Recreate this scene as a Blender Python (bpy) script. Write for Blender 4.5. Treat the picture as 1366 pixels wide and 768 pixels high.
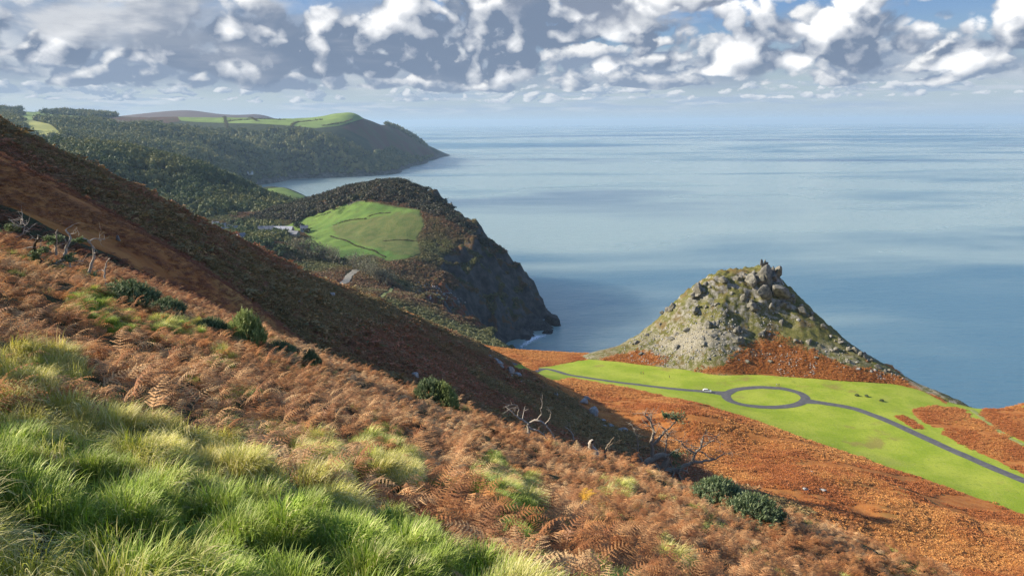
import bpy, bmesh, math, random
import numpy as np
from mathutils import Vector, Matrix

# ------------------------------------------------------------------ camera
R_ = math.radians
H = 245.0                       # eye height above the sea (m)
FPX = 1000.0                    # focal length in pixels of a 1366 px wide frame
PITCH = R_(12.46); ROLL = R_(0.35)
_F = np.array([0, math.cos(PITCH), -math.sin(PITCH)])
_R0 = np.array([1.0, 0, 0]); _U0 = np.array([0, math.sin(PITCH), math.cos(PITCH)])
CR = math.cos(ROLL)*_R0 - math.sin(ROLL)*_U0
CU = math.sin(ROLL)*_R0 + math.cos(ROLL)*_U0
CAM = np.array([0, 0, H])
scene = bpy.context.scene
for o in list(bpy.data.objects): bpy.data.objects.remove(o)
col = scene.collection
cam_d = bpy.data.cameras.new('camera'); cam = bpy.data.objects.new('camera', cam_d); col.objects.link(cam)
m3 = Matrix(((CR[0], CU[0], -_F[0]), (CR[1], CU[1], -_F[1]), (CR[2], CU[2], -_F[2])))
cam.matrix_world = Matrix.Translation((0, 0, H)) @ m3.to_4x4()
cam_d.sensor_width = 36; cam_d.lens = 36*FPX/1366; cam_d.clip_end = 200000; cam_d.clip_start = 0.05
scene.camera = cam

# ------------------------------------------------------------------ node helpers
class X:
    """a socket with arithmetic, to write node trees as formulas"""
    def __init__(s, t, k): s.t = t; s.k = k
    def _m(s, op, *a, clamp=False):
        n = s.t.nodes.new('ShaderNodeMath'); n.operation = op; n.use_clamp = clamp
        for i, v in enumerate((s,)+a):
            if isinstance(v, X): s.t.links.new(v.k, n.inputs[i])
            else: n.inputs[i].default_value = v
        return X(s.t, n.outputs[0])
    def __add__(s, o): return s._m('ADD', o)
    __radd__ = __add__
    def __sub__(s, o): return s._m('SUBTRACT', o)
    def __rsub__(s, o): return (s*-1.0)+o
    def __mul__(s, o): return s._m('MULTIPLY', o)
    __rmul__ = __mul__
    def __truediv__(s, o): return s._m('DIVIDE', o)
    def pw(s, o): return s._m('POWER', o)
    def mx(s, o): return s._m('MAXIMUM', o)
    def mn(s, o): return s._m('MINIMUM', o)
    def ab(s): return s._m('ABSOLUTE')
    def cl(s): return s._m('ADD', 0.0, clamp=True)
    def ss(s, a, b):                       # smoothstep a..b
        n = s.t.nodes.new('ShaderNodeMapRange'); n.interpolation_type = 'SMOOTHSTEP'
        s.t.links.new(s.k, n.inputs[0]); n.inputs[1].default_value = a; n.inputs[2].default_value = b
        return X(s.t, n.outputs[0])
    def lr(s, a, b, c, d):                 # clamped linear remap
        n = s.t.nodes.new('ShaderNodeMapRange')
        s.t.links.new(s.k, n.inputs[0])
        for i, v in enumerate((a, b, c, d)): n.inputs[i+1].default_value = v
        return X(s.t, n.outputs[0])
def vec(t, x, y, z):
    n = t.nodes.new('ShaderNodeCombineXYZ')
    for i, v in enumerate((x, y, z)):
        if isinstance(v, X): t.links.new(v.k, n.inputs[i])
        else: n.inputs[i].default_value = v
    return X(t, n.outputs[0])
def sep(v):
    n = v.t.nodes.new('ShaderNodeSeparateXYZ'); v.t.links.new(v.k, n.inputs[0])
    return [X(v.t, n.outputs[i]) for i in range(3)]
def noise(v, scale=1.0, detail=4.0, rough=0.5, dist=0.0, lac=2.0):
    n = v.t.nodes.new('ShaderNodeTexNoise'); v.t.links.new(v.k, n.inputs['Vector'])
    n.inputs['Scale'].default_value = scale; n.inputs['Detail'].default_value = detail
    n.inputs['Roughness'].default_value = rough; n.inputs['Distortion'].default_value = dist
    n.inputs['Lacunarity'].default_value = lac
    return X(v.t, n.outputs[0])
def voro(v, scale=1.0, smooth=None, feature=None, rnd=1.0):
    n = v.t.nodes.new('ShaderNodeTexVoronoi'); v.t.links.new(v.k, n.inputs['Vector'])
    if feature: n.feature = feature
    if smooth is not None: n.feature = 'SMOOTH_F1'; n.inputs['Smoothness'].default_value = smooth
    n.inputs['Scale'].default_value = scale; n.inputs['Randomness'].default_value = rnd
    return X(v.t, n.outputs['Distance'])
def mixc(f, a, b):
    t = f.t
    n = t.nodes.new('ShaderNodeMix'); n.data_type = 'RGBA'
    t.links.new(f.k, n.inputs[0])
    for i, v in ((6, a), (7, b)):
        if isinstance(v, X): t.links.new(v.k, n.inputs[i])
        else: n.inputs[i].default_value = (*v, 1) if len(v) == 3 else v
    return X(t, n.outputs[2])
def scalec(c, f):
    t = f.t; n = t.nodes.new('ShaderNodeVectorMath'); n.operation = 'SCALE'
    if isinstance(c, X): t.links.new(c.k, n.inputs[0])
    else: n.inputs[0].default_value = c
    t.links.new(f.k, n.inputs['Scale']); return X(t, n.outputs[0])
def attr(t, name, inst=False):
    n = t.nodes.new('ShaderNodeAttribute'); n.attribute_name = name
    if inst: n.attribute_type = 'INSTANCER'
    return X(t, n.outputs['Fac'])
def pos(t, obj=False):
    if obj: return X(t, t.nodes.new('ShaderNodeTexCoord').outputs['Object'])
    return X(t, t.nodes.new('ShaderNodeNewGeometry').outputs['Position'])
def vscale(v, x, y, z):
    n = v.t.nodes.new('ShaderNodeVectorMath'); n.operation = 'MULTIPLY'
    v.t.links.new(v.k, n.inputs[0]); n.inputs[1].default_value = (x, y, z); return X(v.t, n.outputs[0])

# ------------------------------------------------------------------ sky, sun, exposure
SUN_EL, SUN_AZ = R_(26), R_(-83)          # azimuth from the view axis, negative = left
SUN_STRENGTH = 5.0
EXPOSURE = 0.86
world = bpy.data.worlds.new('World'); scene.world = world; world.use_nodes = True
world.cycles.sampling_method = 'MANUAL'; world.cycles.sample_map_resolution = 256
wt = world.node_tree; wt.nodes.clear()
sky_n = wt.nodes.new('ShaderNodeTexSky'); sky_n.sky_type = 'NISHITA'; sky_n.sun_disc = False
sky_n.sun_elevation = SUN_EL; sky_n.sun_rotation = SUN_AZ % (2*math.pi)
sky_n.altitude = 245; sky_n.air_density = 1.0; sky_n.dust_density = 0.6; sky_n.ozone_density = 2.0
def noise2(t, u, v, detail, rough, ridged=False, dist=0.0):
    n = t.nodes.new('ShaderNodeTexNoise'); n.noise_dimensions = '2D'
    if ridged: n.noise_type = 'RIDGED_MULTIFRACTAL'; n.inputs['Offset'].default_value = 1.0; n.inputs['Gain'].default_value = 1.6
    n.normalize = True
    t.links.new(vec(t, u, v, 0.0).k, n.inputs['Vector']); n.inputs['Scale'].default_value = 1.0
    n.inputs['Detail'].default_value = detail; n.inputs['Roughness'].default_value = rough
    n.inputs['Distortion'].default_value = dist
    return X(t, n.outputs[0])
def build_sky():
    t = wt
    d = X(t, t.nodes.new('ShaderNodeTexCoord').outputs['Generated'])
    x, y, z = sep(d)
    el = z._m('ARCSINE')
    # azimuth folded without a seam (mirrors lie far outside the view)
    ca, sa = math.cos(1.9), math.sin(1.9)
    u = (x*ca - y*sa)._m('ARCTAN2', x*sa + y*ca).ab()
    u = 1.9 - u                                   # = azimuth inside the view
    base = X(t, sky_n.outputs[0])
    base = mixc(el.ss(0.0, 0.2)*0.6, base, (1.1, 2.9, 7.2))
    base = mixc(el.ss(0.10, 0.0)*0.85, base, (4.5, 5.7, 7.1))
    colr = base
    land = u.ss(0.10, -0.35)                      # greyer bank over the land
    warp = noise2(t, u*5.0, el*9.0, 3.0, 0.5) - 0.5
    def row(colr, s, seed, vb, vt, thr, white, dark, asp=1.5, soft=0.095, dl=0.16, hs=0.6, off=0.1):
        U = u*s + seed; V = el*(s*asp) + seed*0.37
        def f(du, dv, det):
            n = noise2(t, (U+du)*0.62, (V+dv)*0.62, det+1.0, 0.60)
            r = noise2(t, (U+du)*1.5, (V+dv)*1.5, det-2.0, 0.5, ridged=True)
            return n*0.80 - r*0.20
        d0 = f(0.0, 0.0, 7.0); d1 = f(-dl*0.8, dl, 4.0)
        e = el + warp*(vt-vb)*0.35
        dens = d0 - thr - e.ss((vb+vt)*0.5, vt)*0.30 - e.ss(vb+(vt-vb)*0.14, vb-(vt-vb)*0.12)*0.5
        a = dens.ss(0.0, soft)*(1.0-e.ss(vb+(vt-vb)*0.10, vb-(vt-vb)*0.06)*0.35)
        hgt = e.lr(vb, vb+(vt-vb)*0.8, 0.0, 1.0)
        lit = (d0-d1)*4.0 + hgt*hs - off - land*0.36 + dens.ss(0.10, 0.0)*0.12
        return mixc(a, colr, mixc(lit.cl(), dark, white))
    # thin far banks, then rows of cumulus coming nearer and higher
    n0 = noise2(t, u*7.0+3.0, el*95.0, 5.0, 0.6)
    a0 = n0.ss(0.42, 0.60)*el.ss(0.006, 0.02)*el.ss(0.07, 0.03)
    colr = mixc(a0*0.75, colr, mixc(noise2(t, u*17., el*130., 3., .6).ss(.42, .66), (3.9, 4.9, 6.4), (6.0, 6.6, 7.4)))
    # a soft continuous grey bank behind the heaped cumulus
    b1 = noise2(t, u*4.0+4.4, el*14.0, 4.0, 0.5)
    ab = (b1 + el.ss(0.13, 0.06)*0.20 + land*0.14 - 0.50).ss(0.0, 0.2)*el.ss(0.026, 0.058)*el.ss(0.19, 0.12)
    colr = mixc(ab*0.9, colr, mixc((noise2(t, u*9.0+9.0, el*20.0, 5.0, 0.55)-land*.05).ss(.35, .75), (2.9, 3.6, 4.8), (6.6, 6.9, 7.4)))
    colr = row(colr, 22.0, 5.1, 0.024, 0.056, 0.18, (7.6, 7.9, 8.3), (3.4, 4.3, 5.6), 2.0, hs=0.35, off=-0.22)
    colr = row(colr, 11.0, 2.3, 0.036, 0.115, 0.125, (9.4, 9.4, 9.4), (2.5, 3.2, 4.4), 1.55, hs=0.4, off=-0.06)
    colr = row(colr, 6.6, 12.4, 0.052, 0.21, 0.10, (13.6, 13.4, 13.1), (1.9, 2.5, 3.6), 1.30, hs=0.66, off=0.09)
    colr = row(colr, 5.2, 3.1, 0.100, 0.32, 0.225, (14.5, 14.3, 13.9), (2.4, 2.9, 3.9), 1.25, hs=0.5, off=-0.14)
    # soft grey stratocumulus over the land and overhead
    sc_ = noise2(t, u*4.0+7.7, el*13.0, 5.0, 0.55, dist=0.4)
    a3 = (sc_ + land*0.26 - 0.66).ss(0.0, 0.2)*el.ss(0.05, 0.11)
    colr = mixc(a3*0.9, colr, mixc(noise2(t, u*7.+1., el*26., 5., .55).ss(.36, .66), (3.2, 3.7, 4.6), (6.6, 6.8, 7.2)))
    bg = t.nodes.new('ShaderNodeBackground'); bg.inputs['Strength'].default_value = 0.057
    t.links.new(colr.k, bg.inputs['Color'])
    out = t.nodes.new('ShaderNodeOutputWorld'); t.links.new(bg.outputs[0], out.inputs['Surface'])
build_sky()
sun_d = bpy.data.lights.new('sun', 'SUN'); sun_d.energy = SUN_STRENGTH; sun_d.angle = R_(0.5); sun_d.color = (1.0, 0.90, 0.76)
sun = bpy.data.objects.new('sun', sun_d); col.objects.link(sun)
SUN_DIR = Vector((math.sin(SUN_AZ)*math.cos(SUN_EL), math.cos(SUN_AZ)*math.cos(SUN_EL), math.sin(SUN_EL)))
sun.rotation_euler = SUN_DIR.to_track_quat('Z', 'Y').to_euler(); sun.location = (-300, 0, 500)
vs = scene.view_settings; vs.view_transform = 'Standard'; vs.look = 'None'; vs.gamma = 1; vs.exposure = EXPOSURE
vs.use_curve_mapping = False
cy_ = scene.cycles; cy_.use_denoising = True; cy_.denoising_prefilter = 'NONE'; cy_.denoising_input_passes = 'RGB_ALBEDO_NORMAL'; cy_.max_bounces = 5; cy_.diffuse_bounces = 2; cy_.glossy_bounces = 2
cy_.transmission_bounces = 3; cy_.transparent_max_bounces = 6; cy_.volume_bounces = 0; cy_.use_adaptive_sampling = True
cy_.adaptive_threshold = 0.01; cy_.caustics_reflective = False; cy_.caustics_refractive = False

# ------------------------------------------------------------------ geometry helpers
rng = np.random.default_rng(7); random.seed(7)
def ray(px, py):
    px = np.asarray(px, float); py = np.asarray(py, float)
    dx = (px-683)/FPX; dy = (py-384)/FPX
    return dx[..., None]*CR + _F - dy[..., None]*CU
def at_y(px, py, Y):                     # the point of a pixel's line of sight at forward distance Y
    d = ray(px, py); return CAM + d*(Y/d[..., 1])[..., None]
def at_z(px, py, z):
    d = ray(px, py); return CAM + d*((z-H)/d[..., 2])[..., None]
def project(P):
    q = np.asarray(P, float)-CAM
    f = q@_F; f = np.where(f > 0.05, f, 0.05)
    return 683+FPX*(q@CR)/f, 384-FPX*(q@CU)/f
def _hash(ix, iy, seed):
    h = (ix*374761393 + iy*668265263 + seed*1442695041) & 0xFFFFFFFF
    h = ((h ^ (h >> 13))*1274126177) & 0xFFFFFFFF
    return ((h ^ (h >> 16)) & 0xFFFFFF)/float(0xFFFFFF)
def vnoise(x, y, seed=0):
    ix = np.floor(x).astype(np.int64); iy = np.floor(y).astype(np.int64)
    fx = x-ix; fy = y-iy; fx = fx*fx*fx*(fx*(fx*6-15)+10); fy = fy*fy*fy*(fy*(fy*6-15)+10)
    a = _hash(ix, iy, seed); b = _hash(ix+1, iy, seed); c = _hash(ix, iy+1, seed); d = _hash(ix+1, iy+1, seed)
    return (a+(b-a)*fx)+((c+(d-c)*fx)-(a+(b-a)*fx))*fy - 0.5
def fbm(x, y, scale, octv=5, seed=0, gain=0.5, ridged=False):
    x = np.asarray(x, float)/scale; y = np.asarray(y, float)/scale; s = 0; a = 1.0
    for i in range(octv):
        n = vnoise(x+i*17.3, y-i*9.1, seed+i*7)
        s = s + a*((0.5-2*np.abs(n)) if ridged else 2*n); a *= gain
        x, y = (x*0.8-y*0.6)*2.03, (x*0.6+y*0.8)*2.03
    return s
class Rbf:
    """thin-plate surface through scattered ground points"""
    def __init__(s, P, smooth=0.0):
        P = np.asarray(P, float); s.c = P[:, :2]; s.sc = 100.0; n = len(P); c = s.c/s.sc
        r = np.hypot(c[:, None, 0]-c[None, :, 0], c[:, None, 1]-c[None, :, 1])
        K = np.where(r > 0, r*r*np.log(np.maximum(r, 1e-9)), 0)+smooth*np.eye(n)
        Q = np.hstack([np.ones((n, 1)), c]); A = np.zeros((n+3, n+3))
        A[:n, :n] = K; A[:n, n:] = Q; A[n:, :n] = Q.T
        s.w = np.linalg.solve(A, np.concatenate([P[:, 2], np.zeros(3)]))
    def __call__(s, x, y):
        x = np.asarray(x, float); y = np.asarray(y, float); sh = x.shape; x = x.ravel()/s.sc; y = y.ravel()/s.sc
        c = s.c/s.sc; out = s.w[-3]+s.w[-2]*x+s.w[-1]*y
        for i in range(len(c)):
            r2 = (x-c[i, 0])**2+(y-c[i, 1])**2
            out = out+s.w[i]*0.5*r2*np.log(np.maximum(r2, 1e-12))
        return out.reshape(sh)
def inpoly(x, y, poly):
    poly = np.asarray(poly, float); ins = np.zeros(np.shape(x), bool); n = len(poly); j = n-1
    for i in range(n):
        xi, yi = poly[i]; xj, yj = poly[j]
        c = ((yi > y) != (yj > y)) & (x < (xj-xi)*(y-yi)/(yj-yi+1e-12)+xi); ins ^= c; j = i
    return ins
def dseg(x, y, line, closed=False):
    line = np.asarray(line, float); n = len(line); d = np.full(np.shape(x), 1e9)
    for i in range(n if closed else n-1):
        a = line[i]; b = line[(i+1) % n]; ab = b-a; L = (ab**2).sum()+1e-12
        t = np.clip(((x-a[0])*ab[0]+(y-a[1])*ab[1])/L, 0, 1)
        d = np.minimum(d, np.hypot(x-a[0]-t*ab[0], y-a[1]-t*ab[1]))
    return d
def sdist(x, y, poly):                  # positive inside
    return np.where(inpoly(x, y, poly), 1, -1)*dseg(x, y, poly, True)
def sst(a, b, x):
    t = np.clip((x-a)/(b-a), 0, 1); return t*t*(3-2*t)
def tag(o, label=None, cat=None, group=None, kind=None):
    for k, v in (('label', label), ('category', cat), ('group', group), ('kind', kind)):
        if v: o[k] = v
    return o
def link(name, me, mat=None, parent=None, loc=None, smooth=False):
    o = bpy.data.objects.new(name, me); col.objects.link(o)
    if mat is not None and not me.materials: me.materials.append(mat)
    if parent is not None: o.parent = parent
    if loc is not None: o.location = loc
    if smooth and len(me.polygons): me.polygons.foreach_set('use_smooth', np.ones(len(me.polygons), bool))
    return o
def empty(name, loc, rz=0.0):
    o = bpy.data.objects.new(name, None); col.objects.link(o); o.location = loc; o.rotation_euler = (0, 0, rz); return o
def mesh_np(name, V, Fq):
    """fast mesh from vertex array and an (n,k) face array, or a list of such arrays"""
    me = bpy.data.meshes.new(name); V = np.asarray(V, np.float32)
    Fs = Fq if isinstance(Fq, list) else [Fq]; Fs = [np.asarray(f, np.int32) for f in Fs if len(f)]
    me.vertices.add(len(V)); me.vertices.foreach_set('co', V.ravel())
    nl = sum(f.size for f in Fs); npoly = sum(len(f) for f in Fs)
    me.loops.add(nl); me.loops.foreach_set('vertex_index', np.concatenate([f.ravel() for f in Fs]))
    me.polygons.add(npoly)
    tot = np.concatenate([np.full(len(f), f.shape[1]) for f in Fs]); st = np.concatenate([[0], np.cumsum(tot)[:-1]])
    me.polygons.foreach_set('loop_start', st.astype(np.int32))
    me.update(calc_edges=True); me.validate(); return me
def grid_mesh(name, xs, ys, Z):
    nx, ny = len(xs), len(ys); XX, YY = np.meshgrid(xs, ys)
    V = np.stack([XX, YY, Z], -1).reshape(-1, 3); i = np.arange(nx*ny).reshape(ny, nx)
    Fq = np.stack([i[:-1, :-1], i[:-1, 1:], i[1:, 1:], i[1:, :-1]], -1).reshape(-1, 4)
    return mesh_np(name, V, Fq)
def fattr(me, name, vals):
    a = me.attributes.new(name, 'FLOAT', 'POINT'); a.data.foreach_set('value', np.asarray(vals, np.float32).ravel())
class Bil:
    """bilinear lookup of a height grid"""
    def __init__(s, xs, ys, Z): s.x0, s.y0 = xs[0], ys[0]; s.dx = xs[1]-xs[0]; s.dy = ys[1]-ys[0]; s.Z = Z
    def __call__(s, x, y):
        x = np.asarray(x, float); y = np.asarray(y, float)
        fx = np.clip((x-s.x0)/s.dx, 0, s.Z.shape[1]-1.001); fy = np.clip((y-s.y0)/s.dy, 0, s.Z.shape[0]-1.001)
        i = fx.astype(int); j = fy.astype(int); u = fx-i; v = fy-j; Z = s.Z
        return (Z[j, i]*(1-u)+Z[j, i+1]*u)*(1-v)+(Z[j+1, i]*(1-u)+Z[j+1, i+1]*u)*v
def hit(px, py, h, r0, r1, n=900):
    """where pixels' lines of sight meet the ground h(x,y)"""
    px = np.atleast_1d(np.asarray(px, float)); py = np.atleast_1d(np.asarray(py, float)); d = ray(px, py)
    ts = np.geomspace(r0, r1, n); out = np.full((len(px), 3), np.nan); lo = np.full(len(px), r0); done = np.zeros(len(px), bool); hi = lo.copy()
    for t in ts:
        P = CAM+d*t; below = (P[:, 2] < h(P[:, 0], P[:, 1])) & ~done
        hi[below] = t; done |= below; lo[~done] = t
    for _ in range(14):
        m = (lo+hi)/2; P = CAM+d*m[:, None]; b = P[:, 2] < h(P[:, 0], P[:, 1]); hi = np.where(b, m, hi); lo = np.where(b, lo, m)
    P = CAM+d*hi[:, None]
    if (~done).any(): P[~done] = at_z(px[~done], py[~done], 102.0)
    P[:, 2] = h(P[:, 0], P[:, 1]); return P

# ------------------------------------------------------------------ materials
def mat_new(name):
    m = bpy.data.materials.new(name); m.use_nodes = True; t = m.node_tree
    b = t.nodes['Principled BSDF']; b.inputs['Roughness'].default_value = 0.9; b.inputs['Specular IOR Level'].default_value = 0.15
    return m, t, b
def setc(t, b, c, key='Base Color'):
    if isinstance(c, X): t.links.new(c.k, b.inputs[key])
    else: b.inputs[key].default_value = (*c, 1) if not isinstance(c, float) else c
def bump(t, b, hgt, strength=0.5, dist=0.1):
    n = t.nodes.new('ShaderNodeBump'); n.inputs['Strength'].default_value = strength; n.inputs['Distance'].default_value = dist
    t.links.new(hgt.k, n.inputs['Height']); t.links.new(n.outputs[0], b.inputs['Normal'])
def simple(name, c1, c2=None, scale=3.0, rough=0.85, spec=0.2, bmp=0.0, obj=True, detail=5.0):
    m, t, b = mat_new(name); b.inputs['Roughness'].default_value = rough; b.inputs['Specular IOR Level'].default_value = spec
    if c2 is None: setc(t, b, c1); return m
    p = pos(t, obj); n = noise(p, scale, detail, 0.6)
    setc(t, b, mixc(n.ss(0.3, 0.7), c1, c2))
    if bmp: bump(t, b, n, bmp, 0.3/scale)
    return m
def leafy(name, c1, c2, c3=None, trans=0.35, var=0.35, rough=0.6):
    """thin leaves: diffuse + translucent, colour varies from plant to plant and along the leaf"""
    m = bpy.data.materials.new(name); m.use_nodes = True; t = m.node_tree; t.nodes.clear()
    tint = attr(t, 'tint', True); hue = attr(t, 'hue', False)
    c = mixc(tint.cl(), c1, c2)
    if c3 is not None: c = mixc(hue.cl(), c, c3)
    c = scalec(c, noise(pos(t), 2.2, 3.0, 0.6).lr(0.25, 0.75, 1-var, 1+var))
    d = t.nodes.new('ShaderNodeBsdfDiffuse'); tr = t.nodes.new('ShaderNodeBsdfTranslucent'); g = t.nodes.new('ShaderNodeBsdfGlossy')
    g.inputs['Roughness'].default_value = rough; g.inputs['Color'].default_value = (1, 1, 1, 1)
    mx = t.nodes.new('ShaderNodeMixShader'); mx.inputs[0].default_value = trans
    mx2 = t.nodes.new('ShaderNodeMixShader'); mx2.inputs[0].default_value = 0.03
    for n in (d, tr): t.links.new(c.k, n.inputs['Color'])
    t.links.new(d.outputs[0], mx.inputs[1]); t.links.new(tr.outputs[0], mx.inputs[2])
    t.links.new(mx.outputs[0], mx2.inputs[1]); t.links.new(g.outputs[0], mx2.inputs[2])
    out = t.nodes.new('ShaderNodeOutputMaterial'); t.links.new(mx2.outputs[0], out.inputs['Surface']); return m

# ------------------------------------------------------------------ scatter (uncountable cover only)
def scatter(name, P, rz, sc, protos, label, cat, tint=None, tilt=None, idx=None):
    P = np.asarray(P, np.float32); n = len(P)
    me = bpy.data.meshes.new(name); me.vertices.add(n); me.vertices.foreach_set('co', P.ravel())
    rot = np.zeros((n, 3), np.float32); rot[:, 2] = rz
    if tilt is not None: rot[:, :2] = tilt
    a = me.attributes.new('rot', 'FLOAT_VECTOR', 'POINT'); a.data.foreach_set('vector', rot.ravel())
    fattr(me, 'scl', np.broadcast_to(sc, (n,))); fattr(me, 'tint', tint if tint is not None else rng.random(n))
    a = me.attributes.new('idx', 'INT', 'POINT'); a.data.foreach_set('value', (idx if idx is not None else rng.integers(0, len(protos), n)).astype(np.int32))
    pc = bpy.data.collections.new(name+'_kinds')
    for i, p in enumerate(protos):
        po = bpy.data.objects.new('%s_%02d' % (name, i), p); pc.objects.link(po)
    ng = bpy.data.node_groups.new(name, 'GeometryNodeTree')
    ng.interface.new_socket('Geometry', in_out='INPUT', socket_type='NodeSocketGeometry')
    ng.interface.new_socket('Geometry', in_out='OUTPUT', socket_type='NodeSocketGeometry')
    N = ng.nodes; L = ng.links; gi = N.new('NodeGroupInput'); go = N.new('NodeGroupOutput')
    ci = N.new('GeometryNodeCollectionInfo'); ci.inputs['Collection'].default_value = pc
    ci.inputs['Separate Children'].default_value = True; ci.inputs['Reset Children'].default_value = True
    ip = N.new('GeometryNodeInstanceOnPoints'); ip.inputs['Pick Instance'].default_value = True
    def na(nm, ty):
        q = N.new('GeometryNodeInputNamedAttribute'); q.data_type = ty; q.inputs['Name'].default_value = nm; return q.outputs['Attribute']
    e2r = N.new('FunctionNodeEulerToRotation'); L.new(na('rot', 'FLOAT_VECTOR'), e2r.inputs[0])
    L.new(gi.outputs[0], ip.inputs['Points']); L.new(ci.outputs[0], ip.inputs['Instance'])
    L.new(na('idx', 'INT'), ip.inputs['Instance Index']); L.new(e2r.outputs[0], ip.inputs['Rotation']); L.new(na('scl', 'FLOAT'), ip.inputs['Scale'])
    L.new(ip.outputs[0], go.inputs[0])
    o = bpy.data.objects.new(name, me); col.objects.link(o); md = o.modifiers.new('scatter', 'NODES'); md.node_group = ng
    return tag(o, label, cat, kind='stuff')

# ------------------------------------------------------------------ the near ground: hillside, spur, valley floor, sea edge
NP = []
def gy(lst, dz=0.0):
    for px, py, Y in lst:
        p = at_y(px, py, Y); NP.append((p[0], p[1], p[2]+dz))
def gz(lst):
    for px, py, z in lst: NP.append(tuple(at_z(px, py, z)))
EYE = 2.0
def plane(x, y): return H-EYE-0.40*x-0.39*y
for r in (0, 6, 14, 24):
    for a in range(0, 360, 45 if r else 360):
        x, y = r*math.sin(R_(a)), r*math.cos(R_(a)); NP.append((x, y, plane(x, y)))
for x, y in ((-60, -30), (-120, 20), (-60, -90), (40, -60), (120, -60), (100, 10), (-150, 90), (-220, 30)): NP.append((x, y, plane(x, y)*1.0 + (0.0 if x > -100 else -8)))
gy([(0, 335, 46), (100, 345, 46), (200, 390, 45), (300, 430, 44), (400, 472, 42), (500, 510, 40), (600, 545, 38), (700, 582, 36),
    (860, 632, 33), (1000, 675, 31), (1130, 715, 29), (1250, 765, 27)])
gy([(0, 240, 112), (100, 285, 106), (200, 335, 100), (300, 395, 92), (380, 445, 84)])          # brown fold on the left
gy([(600, 545, 80), (700, 582, 78), (860, 632, 76), (1000, 675, 74), (1130, 715, 70), (1290, 790, 60)], -10)
gy([(0, 240, 145), (100, 285, 138), (200, 335, 132), (300, 395, 124), (400, 460, 118), (500, 505, 115)], -9)
gy([(60, 232, 172), (150, 295, 166), (300, 390, 168), (400, 440, 172), (500, 482, 180), (600, 522, 190), (700, 567, 200), (780, 602, 205), (850, 622, 212)])
gy([(-80, 110, 205), (0, 155, 215), (80, 200, 230), (160, 243, 245), (300, 320, 270), (400, 362, 290), (480, 395, 305), (560, 432, 320), (640, 462, 335),
    (690, 490, 330), (740, 520, 318), (790, 548, 303), (840, 578, 285)])
gy([(0, 155, 280), (160, 243, 310), (300, 320, 335), (400, 362, 355), (480, 395, 370), (560, 432, 390)], -14)
gy([(640, 470, 400)], -6)
gy([(900, 560, 300), (800, 530, 345), (720, 500, 385), (900, 540, 328), (1000, 600, 268), (1000, 650, 222), (1100, 640, 240), (1200, 690, 218),
    (1250, 745, 180), (1366, 720, 205), (1366, 768, 172), (950, 605, 258), (1120, 700, 190), (1050, 700, 170)])
gz([(700, 491, 105), (850, 519, 107), (1000, 557, 108), (1150, 610, 109), (1366, 685, 110), (1500, 730, 112)])
gz([(740, 490, 101), (860, 500, 102), (960, 523, 104), (1020, 530, 104), (1080, 537, 104.5), (1180, 560, 105), (1290, 608, 107), (1366, 640, 108), (1500, 690, 110)])
gz([(660, 464, 97), (720, 468, 96), (790, 470, 96), (800, 478, 100), (920, 494, 102), (1000, 500, 103), (1100, 505, 103), (1190, 511, 102), (1240, 525, 101),
    (1300, 543, 99), (1366, 536, 99), (1366, 570, 103), (1500, 545, 101), (600, 446, 94)])
NP += [(-60, 470, 100), (-140, 500, 104), (-250, 480, 130), (-300, 380, 180), (-420, 300, 245), (-420, 520, 150), (-120, 600, 92), (330, 520, 92), (120, 560, 90), (450, 480, 95)]
rbfN = Rbf(NP, 0.0005)
# the line where the land breaks off into the sea (world)
_c = np.array([tuple(at_z(px, py, z)[:2]) for px, py, z in ((600, 443, 94), (655, 459, 97), (700, 464, 96.5), (760, 467.5, 96), (806, 470, 96))])
_c2 = np.array([tuple(at_z(px, py, z)[:2]) for px, py, z in ((1225, 512, 101), (1262, 533, 100), (1300, 541.5, 99), (1335, 542, 99), (1366, 534, 99), (1480, 522, 100))])
COAST = np.vstack([[(-170, 640)], _c, [(70, 482), (130, 482), (185, 468), (232, 438)], _c2, [(700, 420), (900, 300), (900, -200), (-900, -200), (-900, 640)]])
def hN(x, y):
    x = np.asarray(x, float); y = np.asarray(y, float)
    z = rbfN(x, y); r = np.hypot(x, y)
    far = sst(30, 120, r); flat = 1-0.85*sst(118, 107, z)
    z = z + far*flat*(fbm(x, y, 45, 5, 3, 0.5)*2.0 + fbm(x, y, 9, 3, 23)*0.45)
    z = z + (1-far)*(fbm(x, y, 4.5, 3, 5)*0.2+fbm(x, y, 1.5, 2, 8)*0.2)*sst(0.5, 4, r)
    d = dseg(x, y, COAST, True); ins = inpoly(x, y, COAST)
    out = np.where(ins, 0, d); out = out*(1+0.25*fbm(x, y, 14, 3, 31))
    return z - np.where(out > 0, np.minimum(out*2.2+sst(0, 3, out)*3, 160), 0) - np.where(ins, 1.2*np.exp(-d/2.5), 1.2)*far
xsN = np.arange(-420, 520.1, 2.0); ysN = np.arange(-60, 640.1, 2.0)
XX, YY = np.meshgrid(xsN, ysN); ZN = hN(XX, YY); hNg = Bil(xsN, ysN, ZN)
NEAR = (-52.0, 60.0, -12.0, 62.0)
xsn = np.arange(NEAR[0], NEAR[1]+.01, 0.35); ysn = np.arange(NEAR[2], NEAR[3]+.01, 0.35)
Xn, Yn = np.meshgrid(xsn, ysn); Zn = hN(Xn, Yn); hng = Bil(xsn, ysn, Zn)
def hground(x, y):
    x = np.asarray(x, float); y = np.asarray(y, float)
    m = (x > NEAR[0]) & (x < NEAR[1]) & (y > NEAR[2]) & (y < NEAR[3]); return np.where(m, hng(x, y), hNg(x, y))
def gpoly(pp):                              # picture outline -> outline on the ground (world x, y)
    P = hit([p[0] for p in pp], [p[1] for p in pp], hNg, 100, 900); return P[:, :2]
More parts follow.
